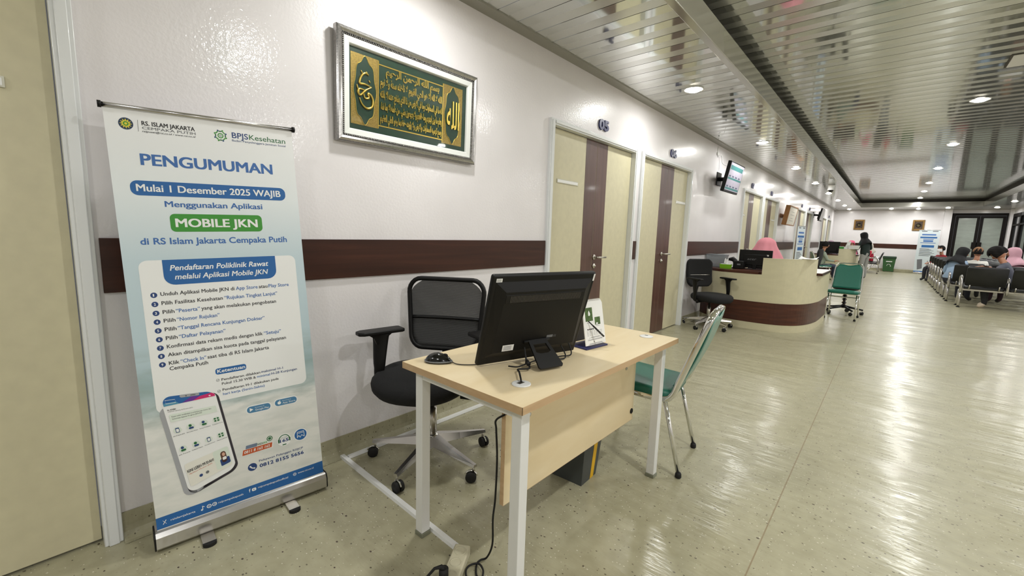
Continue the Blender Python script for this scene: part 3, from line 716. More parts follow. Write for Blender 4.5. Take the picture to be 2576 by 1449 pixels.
for cy in (-.305, .283): MB().lohi((.0112, cy-.078, -.172), (.0125, cy+.078, .172), M_GFOIL).build('gold_panel', pl)
for cy in (-.305, .283): MB().prism([(.0124, y, z) for y, z in cart(cy, .066, .164)], (.0012, 0, 0), M_BGRN).build('cartouche', pl)
mb = MB()
for cy in (-.305, .283):
    mb.tube([(.0136, y, z) for y, z in cart(cy, .066, .164, 64)], .0018, M_GOLD, 6, closed=True)
mb.lohi((.0112, -.226, .150), (.0135, .204, .156), M_GOLD); mb.lohi((.0112, -.226, -.158), (.0135, .204, -.152), M_GOLD)
for y in (-.228, .206): mb.lohi((.0112, y-.0025, -.17), (.0135, y+.0025, .17), M_GOLD)
mb.build('gold_beading', pl)
mb = MB()
def cal(s_, y0, y1, z0, z1, dp=.004, off=.032): mb.text(shape(s_), lambda x, z, k: (.0118+dp*k, y0+x, z0+z), M_GOLD, width=y1-y0, height=z1-z0, offset=off, depth=1, res=3)
cal('\u0628\u0633\u0645 \u0627\u0644\u0644\u0647 \u0627\u0644\u0631\u062d\u0645\u0646 \u0627\u0644\u0631\u062d\u064a\u0645', -.185, .175, .092, .150)
cal('\u0627\u0644\u0644\u0647 \u0644\u0627 \u0627\u0644\u0647 \u0627\u0644\u0627 \u0647\u0648 \u0627\u0644\u062d\u064a \u0627\u0644\u0642\u064a\u0648\u0645 \u0644\u0627 \u062a\u0627\u062e\u0630\u0647 \u0633\u0646\u0629 \u0648\u0644\u0627 \u0646\u0648\u0645', -.218, .197, .030, .092)
cal('\u0644\u0647 \u0645\u0627 \u0641\u064a \u0627\u0644\u0633\u0645\u0627\u0648\u0627\u062a \u0648\u0645\u0627 \u0641\u064a \u0627\u0644\u0627\u0631\u0636 \u0645\u0646 \u0630\u0627 \u0627\u0644\u0630\u064a \u064a\u0634\u0641\u0639 \u0639\u0646\u062f\u0647 \u0627\u0644\u0627 \u0628\u0627\u0630\u0646\u0647', -.218, .197, -.031, .030)
cal('\u064a\u0639\u0644\u0645 \u0645\u0627 \u0628\u064a\u0646 \u0627\u064a\u062f\u064a\u0647\u0645 \u0648\u0645\u0627 \u062e\u0644\u0641\u0647\u0645 \u0648\u0644\u0627 \u064a\u062d\u064a\u0637\u0648\u0646 \u0628\u0634\u064a\u0621 \u0645\u0646 \u0639\u0644\u0645\u0647 \u0627\u0644\u0627 \u0628\u0645\u0627 \u0634\u0627\u0621', -.218, .197, -.091, -.031)
cal('\u0648\u0633\u0639 \u0643\u0631\u0633\u064a\u0647 \u0627\u0644\u0633\u0645\u0627\u0648\u0627\u062a \u0648\u0627\u0644\u0627\u0631\u0636 \u0648\u0644\u0627 \u064a\u0624\u0648\u062f\u0647 \u062d\u0641\u0638\u0647\u0645\u0627 \u0648\u0647\u0648 \u0627\u0644\u0639\u0644\u064a \u0627\u0644\u0639\u0638\u064a\u0645', -.218, .197, -.150, -.092)
cal('\u0627\u0644\u0644\u0647', .235, .333, -.08, .085, .008, .01)
def stroke(P_, r_, ends=.5):
    q = smooth_path([(.0165, (x-405)/120*.066-.305, (695-y)/305*.164) for x, y in P_], 5); n = len(q)
    mb.tube(q, [r_*(ends+(1-ends)*min(1, 4*min(i, n-1-i)/n)) for i in range(n)], M_GOLD, 8)
stroke([(440, 545), (405, 535), (370, 562), (348, 610), (350, 640), (400, 636), (470, 648)], .0062)
stroke([(470, 648), (420, 680), (385, 712), (352, 745), (330, 720), (345, 690), (400, 690)], .0058)
stroke([(385, 712), (400, 760), (440, 752), (430, 715), (462, 722), (484, 770), (470, 830), (420, 852), (372, 822), (345, 770)], .0062)
stroke([(318, 655), (330, 690), (345, 720)], .004); stroke([(360, 520), (378, 548)], .0035); stroke([(440, 590), (455, 612)], .0035); stroke([(410, 520), (428, 536)], .004)
mb.build('gold_lettering', pl, recalc=False)
M_GLASS = bpy.data.materials.new('picture_glass'); M_GLASS.use_nodes = True; nt = M_GLASS.node_tree; nt.nodes.clear()
o_, x_, tr_, gl_, fr_ = [nt.nodes.new(k) for k in ('ShaderNodeOutputMaterial', 'ShaderNodeMixShader', 'ShaderNodeBsdfTransparent', 'ShaderNodeBsdfGlossy', 'ShaderNodeLayerWeight')]
pw_, ma_ = nt.nodes.new('ShaderNodeMath'), nt.nodes.new('ShaderNodeMath'); pw_.operation = 'POWER'; pw_.inputs[1].default_value = 5; ma_.operation = 'MULTIPLY_ADD'; ma_.inputs[1].default_value = .5; ma_.inputs[2].default_value = .025; nt.links.new(fr_.outputs['Facing'], pw_.inputs[0]); nt.links.new(pw_.outputs[0], ma_.inputs[0])
gl_.inputs['Roughness'].default_value = .02
for a_, b_ in ((ma_.outputs[0], x_.inputs[0]), (tr_.outputs[0], x_.inputs[1]), (gl_.outputs[0], x_.inputs[2]), (x_.outputs[0], o_.inputs[0])): nt.links.new(a_, b_)
MB().lohi((.0225, -bw-.004, -bh-.004), (.0240, bw+.004, bh+.004), M_GLASS).build('glass_pane', pf)

# ================================================================== DESK
dk = thing('desk', 'beech-topped desk with white square steel legs in the foreground', 'desk', (1.083, 1.54, 0))
DX, DY = .3065, .615
def ch(mb, name, parent=dk): return mb.build(name, parent)
mb = MB().lohi((-DX+.001, -DY+.001, .7105), (DX-.001, DY-.001, .735), M_BEECH)
tp = ch(mb, 'desk_top')
mb = MB()
for lo, hi in (((-DX, -DY), (DX, -DY+.0012)), ((-DX, DY-.0012), (DX, DY)), ((-DX, -DY), (-DX+.0012, DY)), ((DX-.0012, -DY), (DX, DY))): mb.lohi((lo[0], lo[1], .710), (hi[0], hi[1], .7348), M_EDGE)
ch(mb, 'edge_band', tp)
for gx, gy in ((.177, -.469), (.177, .519)):
    mb = MB(); mb.lathe([(.033, .735), (.033, .7385), (.030, .7395), (.0, .7395)], M_WHITE, 28, (gx, gy, 0)); g_ = ch(mb, 'cable_grommet')
    mb = MB(); mb.lohi((gx-.012, gy-.012 + (.018 if gy > 0 else 0), .7393), (gx+.004, gy+.014, .7400), M_GAP); ch(mb, 'cable_slot', g_)
for lx in (-.253, .252):
    for ly in (-.555, .530):
        mb = MB(); mb.lohi((lx-.0205, ly-.0205, .018), (lx+.0205, ly+.0205, .71), M_WHITE, .0025); lg = ch(mb, 'leg')
        mb = MB(); mb.lohi((lx-.023, ly-.023, 0), (lx+.023, ly+.023, .018), mat('clear_foot', (120, 122, 104), .3), .002); ch(mb, 'foot_pad', lg)
for ly in (-.555, .530):
    mb = MB(); mb.lohi((-.232, ly-.02, .67), (.2315, ly+.02, .7095), M_WHITE, .002); ch(mb, 'end_rail')
for lx in (-.253,):
    mb = MB(); mb.lohi((lx-.02, -.534, .67), (lx+.02, .509, .7095), M_WHITE, .002); ch(mb, 'long_rail')
mb = MB(); mb.lohi((.122, -.50, .285), (.139, .505, .70), M_BEECH); mp_ = ch(mb, 'modesty_panel')
mb = MB(); mb.lohi((.1218, -.5012, .2838), (.1392, -.4998, .70), M_EDGE); mb.lohi((.1218, -.5, .2838), (.1392, .505, .2852), M_EDGE); ch(mb, 'edge_band', mp_)
for sy in (-.37, .395):
    for sz in (.585, .665):
        mb = MB(); mb.lathe([(.008, 0), (.008, .003), (.006, .004), (.0, .0035)], M_STEEL, 14, (.139, sy, sz), RY(PI/2)); ch(mb, 'screw', mp_)
mb = MB(); mb.lathe([(.014, 0), (.014, .004), (.009, .006), (.0, .003)], M_BLACK, 16, (.139, .485, .335), RY(PI/2)); ch(mb, 'plug', mp_)

# ---- all-in-one computer seen from behind
pcr = thing('computer_monitor', 'big black flat computer seen from behind on the beech desk', 'monitor', (1.090, 1.312, .739), math.radians(73.7))
TL = math.radians(18); RT = RX(TL)     # leans towards its back, local -y
def tilt(mb, name, parent=pcr):
    o = mb.build(name, parent)
    if parent is pcr: o.rotation_euler = (TL, 0, 0)
    return o
mb = MB(); mb.box((0, .006, .19), (.478, .022, .374), M_BLACK, .008, seg=3); hs = tilt(mb, 'housing')
mb = MB(); mb.box((0, .0175, .196), (.455, .002, .32), M_BLACKG); tilt(mb, 'screen', hs)
mb = MB()
ob = [(-.225, .035), (.225, .035), (.225, .352), (-.225, .352)]; ib = [(-.195, .065), (.195, .065), (.185, .318), (-.185, .318)]
for i in range(4):
    a, b, c, d = ob[i], ob[(i+1) % 4], ib[(i+1) % 4], ib[i]
    mb.poly([(a[0], -.0045, a[1]), (b[0], -.0045, b[1]), (c[0], -.024, c[1]), (d[0], -.024, d[1])], M_BLACK)
mb.poly([(x, -.024, z) for x, z in ib], M_BLACK); tilt(mb, 'back_cover', hs)
mb = MB(); mb.box((0, -.0225, .290), (.365, .006, .034), M_BLACK, .0015)
for i in range(56): mb.box((-.162+.0059*i, -.0257, .290), (.0026, .0012, .026), M_GAP)
tilt(mb, 'vent_grille', hs)
for (x, z, wd, hg, y) in ((-.212, .358, .024, .014, -.0056), (-.128, .082, .05, .026, -.0245), (.230, .355, .008, .03, -.0056)):
    mb = MB(); mb.box((x, y, z), (wd, .0006, hg), M_PAPER)
    if wd > .02:
        for q in range(3): mb.box((x-wd*.05, y-.0004, z+hg*(.25-.25*q)), (wd*.7, .0003, hg*.09), P_GRY)
    tilt(mb, 'sticker', hs)
mb = MB(); mb.box((.062, -.0245, .112), (.030, .0006, .011), P_GRY); mb.text('E2', lambda x, y, k: (.082+x, -.0248, .107+y), P_GRY, size=.013); tilt(mb, 'badge', hs)
# kick stand: plate with a window, from the lower back to the desk
mb = MB(); A = RT @ Vector((0, -.026, .10)); B = Vector((0, -.158, .004))
d_ = (B-A).normalized(); nrm = Vector((1, 0, 0)).cross(d_).normalized()
def sp(u, v, h=0): return A+d_*v+Vector((1, 0, 0))*u+nrm*h
Ls = (B-A).length
pts = [(-.042, 0), (.042, 0), (.056, Ls-.008), (.050, Ls), (-.050, Ls), (-.056, Ls-.008)]
holes = [(-.030, .022), (.030, .022), (.034, .058), (.018, .066), (-.018, .066), (-.034, .058)]
for h in (0, -.007):
    o_ = [sp(u, v, h) for u, v in pts]; i_ = [sp(u, v, h) for u, v in holes]
    for q in range(6): mb.poly([o_[q], o_[(q+1) % 6], i_[(q+1) % 6], i_[q]], M_BLACK)
for P_ in (pts, holes):
    for q in range(6): a, b = P_[q], P_[(q+1) % 6]; mb.poly([sp(*a), sp(*b), sp(*b, -.007), sp(*a, -.007)], M_BLACK)
mb.build('kick_stand', pcr)
mb = MB(); mb.cyl(A+Vector((-.06, 0, 0)), A+Vector((.06, 0, 0)), .007, M_BLACK, 12); mb.build('hinge', pcr)
def W2P(p):      # world point to the computer's own frame
    return (Matrix.Rotation(-math.radians(73.7), 3, 'Z') @ (Vector(p)-Vector((1.090, 1.312, .735))))
for k, P_ in enumerate(([(1.125, 1.245, .80), (1.15, 1.23, .755), (1.19, 1.20, .742), (1.17, 1.16, .742), (1.20, 1.13, .745), (1.245, 1.085, .745), (1.258, 1.073, .739)],
          [(1.14, 1.43, .815), (1.165, 1.44, .775), (1.20, 1.42, .741), (1.19, 1.36, .741), (1.15, 1.30, .741), (1.16, 1.22, .748), (1.15, 1.18, .742), (1.12, 1.16, .742)],
          [(1.15, 1.46, .82), (1.18, 1.47, .785), (1.20, 1.46, .745), (1.18, 1.42, .741), (1.16, 1.38, .741)])):
    mb = MB(); mb.tube([W2P(p) for p in smooth_path(P_)], .0028 if k else .0035, M_RUB, 8); mb.build('cable', pcr)
mb = MB(); mb.tube([W2P(p) for p in ((1.158, 1.225, .752), (1.175, 1.212, .752))], .009, M_RUB, 10); mb.tube([W2P(p) for p in ((1.14, 1.24, .757), (1.158, 1.225, .752))], [.004, .007], M_RUB, 10); mb.build('cable_plug', pcr)

# ---- mouse
ms = thing('computer_mouse', 'black wired mouse with a grey rim at the left end of the desk', 'mouse', (.878, 1.022, .735), math.radians(38))
def mfn(co): return Vector((co.x*(1-.12*co.x*0), co.y*(1-.10*co.x), max(co.z, -.02)*(1+.0*co.x)*(1-.22*max(0, co.x))))
MB().ball((0, 0, .002), (.053, .031, .037), M_BLACKG, fn=mfn, u=24, v=16).build('shell', ms)
mb = MB(); mb.tube([(.0535*math.cos(a), .0315*math.sin(a)*(1-.1*math.cos(a)), .007) for a in [2*PI*i/28 for i in range(28)]], .0024, M_CLEAR if 0 else mat('grey_rim', (120, 122, 124), .3), 6, closed=True); mb.build('rim', ms)
mb = MB(); mb.ball((.026, 0, .029), (.011, .004, .007), M_RUB); mb.build('scroll_wheel', ms)
mb = MB(); mb.tube([(x, 0, .0345-.40*(x-.005)**2-.0*x) for x in (.006, .016)]+[(.034, 0, .0275), (.046, 0, .0165)], .0009, M_RUB, 5); mb.build('button_seam', ms)
mb = MB(); Rm = Matrix.Rotation(-math.radians(38), 3, 'Z')
mb.tube([Rm @ (Vector(p)-Vector((.878, 1.022, .735))) for p in smooth_path([(.918, 1.053, .741), (.945, 1.052, .738), (.975, 1.065, .738), (1.005, 1.10, .738), (1.02, 1.13, .738)])], .0019, M_RUB, 6); mb.build('cable', ms)

# ---- desk calendar
cl = thing('desk_calendar', 'white tent desk calendar on a dark blue base beside the computer', 'calendar', (1.147, 1.685, .735), math.radians(-7))
MB().lohi((-.052, -.078, 0), (.052, .078, .008), M_NAVY, .002).build('base', cl)
def leaf(x0, x1, m, name, hgt=.212, th=.0015):
    mb = MB(); pts = [(-.072, .012), (.072, .012), (.072, hgt-.018), (.060, hgt), (-.060, hgt), (-.072, hgt-.018)]
    f = lambda y, z, h: (x0+(x1-x0)*(z/hgt)+h, y, z+.004)
    mb.poly([f(y, z, 0) for y, z in pts], m); mb.poly([f(y, z, -th if x0 > 0 else th) for y, z in pts][::-1], m)
    for q in range(6):
        a, b = pts[q], pts[(q+1) % 6]; e = -th if x0 > 0 else th; mb.poly([f(*a, 0), f(*b, 0), f(*b, e), f(*a, e)], m)
    return mb, f
mb, f = leaf(.046, .004, M_PAPER, 'page', th=.004)
C_ = Print(mb, lambda y, z, h: f(y, z, h))
GP = grainy('print_foliage', (70, 96, 44), .6, (160, 160, 160), .35)
C_.poly([(-.058, .118), (-.006, .118), (-.006, .178), (-.058, .178)], GP).poly([(.006, .098), (.046, .098), (.046, .132), (.006, .132)], GP).up()
C_.poly([(-.036, .142), (-.026, .142), (-.022, .150), (-.030, .166), (-.036, .156)], P_WHT).poly([(.012, .100), (.026, .100), (.028, .106), (.016, .108)], P_WHT)
C_.k = 1
for q in range(4): C_.poly([(-.052+.012*q, .079), (-.043+.012*q, .079), (-.043+.012*q, .085), (-.052+.012*q, .085)], P_DRK)
for rr2 in range(4):
    for q in range(7): C_.poly([(-.056+.016*q, .072-.006*rr2), (-.046+.016*q, .072-.006*rr2), (-.046+.016*q, .0735-.006*rr2), (-.056+.016*q, .0735-.006*rr2)], P_GRY)
for z, a, b in ((.046, -.03, .03), (.043, -.045, .045), (.036, -.055, .05), (.033, -.055, .05), (.018, -.045, .045), (.015, -.05, .05), (.11, -.05, -.02), (.092, .01, .04)): C_.poly([(a, z), (b, z), (b, z+.0014), (a, z+.0014)], P_GRY)
C_.disc(-.012, .0255, .003, P_DRK, 12)
mb.build('front_page', cl)
mb, f = leaf(-.046, -.004, mat('grey_board', (120, 118, 116), .6), 'back', hgt=.2); mb.build('back_board', cl)
mb = MB()
for q in range(22):
    y = -.056+.00533*q
    mb.tube([(.0+.006*math.cos(a), y, .212+.006*math.sin(a)) for a in [2*PI*i/10 for i in range(10)]], .0006, M_STEEL, 4, closed=True)
mb.build('wire_binding', cl)
pn = thing('pen', 'black pen sticking out aslant in front of the desk calendar', 'pen', (0, 0, 0))
mb = MB(); a, b = Vector((1.184, 1.648, .842)), Vector((1.232, 1.672, .795)); mb.tube([a, a.lerp(b, .1), a.lerp(b, .97), b], [.003, .0042, .0042, .003], M_BLACKG, 10); mb.build('barrel', pn)
mb = MB(); mb.tube([a-(b-a)*.35, a], [.0022, .003], M_BLACK, 8); mb.build('clip_end', pn)

# ---- power cable, socket strip, floor raceway
cb = MB()
cb.tube(smooth_path([(1.258, 1.071, .706), (1.235, 1.05, .64), (1.19, 1.028, .60), (1.188, 1.030, .56), (1.190, 1.036, .45), (1.188, 1.034, .30), (1.183, 1.03, .22), (1.165, 1.05, .10), (1.13, 1.06, .02), (1.11, 1.045, .005), (1.115, 1.02, .005), (1.15, .985, .005), (1.175, .985, .005), (1.16, 1.01, .012), (1.125, 1.02, .014), (1.105, .99, .012), (1.12, .96, .012), (1.16, .935, .012), (1.19, .90, .008), (1.17, .85, .008), (1.12, .85, .03), (1.10, .868, .055)], 8), .0036, M_RUB, 8)
tag(cb.build('power_cable'), 'thin black power cable hanging from the desk down to the socket strip', 'cable')
M_IVORY = mat('ivory_plastic', (196, 190, 164), .4)
st = thing('power_strip', 'ivory three-socket power strip on the floor under the desk', 'power strip', (1.082, .945, 0), math.radians(-58))
MB().lohi((-.095, -.031, 0), (.095, .031, .040), M_IVORY, .006).build('casing', st)
for x in (-.058, 0, .058):
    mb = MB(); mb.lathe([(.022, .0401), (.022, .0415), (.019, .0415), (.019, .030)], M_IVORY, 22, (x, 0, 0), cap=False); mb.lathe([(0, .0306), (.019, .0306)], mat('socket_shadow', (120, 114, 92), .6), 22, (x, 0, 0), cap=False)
    so = mb.build('socket', st); mb = MB()
    for dy in (-.008, .008): mb.cyl((x, dy, .0303), (x, dy, .0310), .0026, M_GAP, 8)
    mb.build('socket_holes', so)
mb = MB(); mb.cyl((1.102, .872, .041), (1.102, .872, .074), .0165, M_RUB, 14); mb.tube([(1.102, .872, .07), (1.100, .862, .085), (1.085, .845, .08), (1.07, .82, .05), (1.06, .79, .01), (1.05, .75, .006)], [.012, .008, .005, .0045, .0045, .0045], M_RUB, 8)
tag(mb.build('mains_plug'), 'black mains plug pushed into the ivory socket strip', 'plug')
mb = MB(); mb.box((1.078, .835, .012), (.012, .02, .001), M_PAPER)
rw = thing('cable_raceway', 'thin white cable duct on the floor running out from the wall below the desk', 'cable duct', (0, 0, 0))
duct = [(-.015, 0), (-.011, .012), (.011, .012), (.015, 0)]
mb = MB(); mb.prism([(.03, 1.043+y, z) for y, z in duct], (.985, -.016, 0), M_WHITE); mb.build('cross_run', rw)
mb = MB(); mb.prism([(.068+x, 1.058, z+.0016) for x, z in duct], (0, 1.5, 0), M_WHITE); mb.build('wall_run', rw)

# ================================================================== OFFICE CHAIRS
def castor(parent, x, y, a):
    c = MB(); 
    c.cyl((x, y, .05), (x, y, .082), .006, M_STEEL, 8)
    for s_ in (-1, 1):
        cx, cy = x-s_*.013*math.sin(a)-.012*math.cos(a), y+s_*.013*math.cos(a)-.012*math.sin(a)
        c.lathe([(.006, -.009), (.024, -.009), (.0275, -.005), (.0275, .005), (.024, .009), (.006, .009)], M_RUB, 18, (cx, cy, .0277), frame((-math.sin(a), math.cos(a), 0)))
    o = c.build('castor', parent)
    h = MB(); h.tube([(x-.012*math.cos(a)+.029*math.cos(q)*math.cos(a), y-.012*math.sin(a)+.029*math.cos(q)*math.sin(a), .0277+.029*math.sin(q)) for q in [PI*(.05+.12*i) for i in range(8)]], .007, M_CHROME, 6, flat=.6)
    h.build('castor_hood', o); return o
def rrect(w, h, r, n=5, tw=1., bulge=0.):
    P = []
    for cx, cy, a in ((w-r, -h+r, 270), (w-r, h-r, 0), (-w+r, h-r, 90), (-w+r, -h+r, 180)): P += [(cx+r*math.cos(math.radians(a+q*90/n)), cy+r*math.sin(math.radians(a+q*90/n))) for q in range(n+1)]
    return [((x*(1-(1-tw)*(.5-.5*y/h))), y) for x, y in P]
M_MESH = mat('black_mesh', (34, 35, 36), .7, alpha=.82); t = NT(M_MESH)
mp = t.coord((1, 1, 1)); wv = t.n('ShaderNodeTexWave', i_Scale=62.); wv.bands_direction = 'Z'; t.l(mp, 0, wv, 0)
rmp = t.ramp([(.10, (.78,)*3), (.35, (1.,)*3)], wv, 'Fac'); t.l(rmp, 0, t.b, 'Alpha')
rmp = t.ramp([(.25, (.012,)*3), (.75, (.06,)*3)], wv, 'Fac'); t.l(rmp, 0, t.b, 'Base Color')
def office_chair(name, label, loc, face, base_ang, seat_z=.455, mesh_back=True, pad_turn=0., baseR=.315, group=None, so=(.03, 0)):
    """faces local +x"""
    ch_ = thing(name, label, 'office chair', loc, face, group)
    for k in range(5):
        a = base_ang-face+2*PI*k/5; c_, s_ = math.cos(a), math.sin(a)
        m = MB(); q = lambda r, w, z: Vector((r*c_-w*s_, r*s_+w*c_, z))
        sec = [(.028, .034, .148, .098), (.16, .022, .122, .090), (baseR+.012, .014, .094, .080)]
        for (r0, w0, t0, b0), (r1, w1, t1, b1) in zip(sec, sec[1:]):
            A = [q(r0, -w0*.55, t0), q(r0, w0*.55, t0), q(r0, w0, b0), q(r0, -w0, b0)]; B = [q(r1, -w1*.55, t1), q(r1, w1*.55, t1), q(r1, w1, b1), q(r1, -w1, b1)]
            for i in range(4): m.poly([A[i], A[(i+1) % 4], B[(i+1) % 4], B[i]], M_ALU)
        m.poly([q(sec[-1][0], -.008, .094), q(sec[-1][0], .008, .094), q(sec[-1][0], .014, .08), q(sec[-1][0], -.014, .08)], M_ALU)
        arm = m.build('base_arm', ch_)
        castor(arm, baseR*c_, baseR*s_, a+.7+.9*k)
    MB().lathe([(.034, .085), (.038, .10), (.036, .145), (.026, .155)], M_ALU, 20).build('hub', ch_)
    m = MB(); m.lathe([(.025, .15), (.025, .30), (.014, .30), (.014, seat_z-.08)], M_STEEL, 18); m.build('gas_lift', ch_)
    m = MB(); m.lohi((-.10, -.09, seat_z-.088), (.10, .09, seat_z-.06), M_BLACK, .008); m.tube([(.02, -.08, seat_z-.075), (.03, -.20, seat_z-.085), (.03, -.235, seat_z-.085)], .005, M_BLACK, 8); m.tube([(.03, -.225, seat_z-.085), (.03, -.255, seat_z-.085)], .010, M_BLACK, 8); m.build('mechanism', ch_)
    # cushion: rounded outline, thick, waterfall front
    m = MB(); ol = [(.25*math.copysign(abs(math.cos(a))**.78, math.cos(a)), .255*math.copysign(abs(math.sin(a))**.78, math.sin(a))) for a in [2*PI*i/40 for i in range(40)]]
    lay = [(.80, -.060), (.93, -.055), (.985, -.035), (1.0, -.012), (.985, .006), (.93, .020), (.80, .028), (.5, .030), (.2, .027)]
    rings = [[m.bm.verts.new((x*s_+so[0], y*s_+so[1], seat_z+z-(.022*max(0, (x*s_-.10)/.14)**2))) for x, y in ol] for s_, z in lay]
    fs = []
    for A, B in zip(rings, rings[1:]):
        for i in range(40): fs.append(m.bm.faces.new((A[i], A[(i+1) % 40], B[(i+1) % 40], B[i])))
    fs += [m.bm.faces.new(rings[0][::-1]), m.bm.faces.new(rings[-1])]; m._fin(fs, M_BLACKF, True); m.build('seat', ch_)
    # backrest
    zb0, zb1 = (seat_z+.10, seat_z+.49); hb = (zb1-zb0)/2; zc = (zb0+zb1)/2
    def bk(y, z, d=0.):   # y across, z about the centre -> local point on the curved back
        return Vector((-.215-.05*((z+hb)/(2*hb))+.35*y*y*1.0-.02*math.cos(z/hb*1.5)+d, y, zc+z))
    ol = rrect(.228, hb, .075, 6, .86)
    ol = [(y, z+(.016*math.cos((abs(y)-.16)*16)-.008 if z > 0 else 0)) for y, z in ol]
    bf = MB()
    if mesh_back:
        n = len(ol); bf.tube([bk(y, z) for y, z in ol], .0135, M_BLACK, 8, closed=True)
        bo = bf.build('back_frame', ch_)
        m = MB(); m.grid(lambda a, b: bk(*(lambda y, z: (y*(.90+.10*min(1, (z+hb)/(2*hb)))*(1 if abs(z) < hb*.6 else 1-.35*((abs(z)/hb-.6)/.4)**2), z))(-.215+.43*a, -.02+(hb+.015)*b)), 14, 12, M_MESH)
        m.build('mesh_panel', bo, recalc=False)
        m = MB(); m.grid(lambda a, b: bk((-.205+.41*a)*(.80+.2*min(1, b*2.2)), -hb+.006+(hb-.022)*b), 14, 8, M_MESH); solid(m.build('lower_panel', bo), .006)
        m = MB(); m.tube([bk(-.212+.424*i/10, -.022, -.002) for i in range(11)], .017, M_BLACK, 8, flat=.55); m.build('lumbar_bar', bo)
    else:
        m = MB(); m.grid(lambda a, b: bk(*(lambda y, z: (y*(1 if abs(z) < hb*.62 else 1-.30*((abs(z)/hb-.62)/.38)**2)*(.92+.08*(z+hb)/(2*hb)), z))(-.225+.45*a, -hb+2*hb*b)), 16, 18, M_BLACKF)
        bo = m.build('backrest', ch_); solid(bo, .035); 
        m = MB(); m.tube([bk(-.17+.34*i/8, -.03, .022) for i in range(9)], .004, M_STEEL, 6); m.build('seam_line', bo)
    m = MB(); m.tube([(-.08, 0, seat_z-.075), (-.24, 0, seat_z-.07), (-.295, 0, seat_z-.01), bk(0, -hb+.04, -.022), bk(0, -.03, -.022)], .03, M_BLACK, 10, flat=.35); m.build('back_post', ch_)
    for s_ in (-1, 1):
        m = MB(); y = s_*.285
        P_ = [(.02, s_*.16, seat_z-.07), (.02, s_*.25, seat_z-.068), (.02, y, seat_z-.03), (.025, y, seat_z+.06), (.01, y, seat_z+.17), (.005, y, seat_z+.225)]
        R_ = RZ(pad_turn*s_*-1); m.tube(smooth_path(P_, 4), [.030]*12+[.034+.002*i for i in range(len(smooth_path(P_, 4))-12)], M_BLACK, 12, flat=.36, upv=R_ @ Vector((0, 1, 0)))
        up_ = m.build('arm_post', ch_)
        m = MB(); R_ = RZ(pad_turn*s_*-1)
        pts = [(-.125, -.036), (-.11, -.044), (.10, -.040), (.125, -.024), (.125, .024), (.10, .040), (-.11, .044), (-.125, .036)]
        cc = Vector((.01, y, seat_z+.226)); m.prism([cc+R_ @ Vector((a, b, 0)) for a, b in pts], (0, 0, .02), M_BLACK, .006)
        # broad bracket under the pad
        m.prism([cc+R_ @ Vector((a, -.010, b)) for a, b in ((-.075, 0), (.075, 0), (.035, -.022), (.022, -.06), (-.022, -.06), (-.035, -.022))], R_ @ Vector((0, .02, 0)), M_BLACK, .003)
        m.build('arm_pad', up_)
    return ch_
oc = office_chair('office_chair', 'black mesh-back swivel chair between the white wall and the beech desk', (.395, 1.37, 0), math.radians(-56), math.radians(2.5), .465, True, math.radians(-42), so=(-.01, -.055))
office_chair('office_chair', 'black padded swivel chair in front of the curved reception counter', (.335, 6.22, 0), math.radians(-30), math.radians(-30), .445, False)
office_chair('office_chair', 'black office chair half hidden behind the curved counter, right of the roll-up banner', (.80, 10.9, 0), math.radians(176), .3, .58, False)

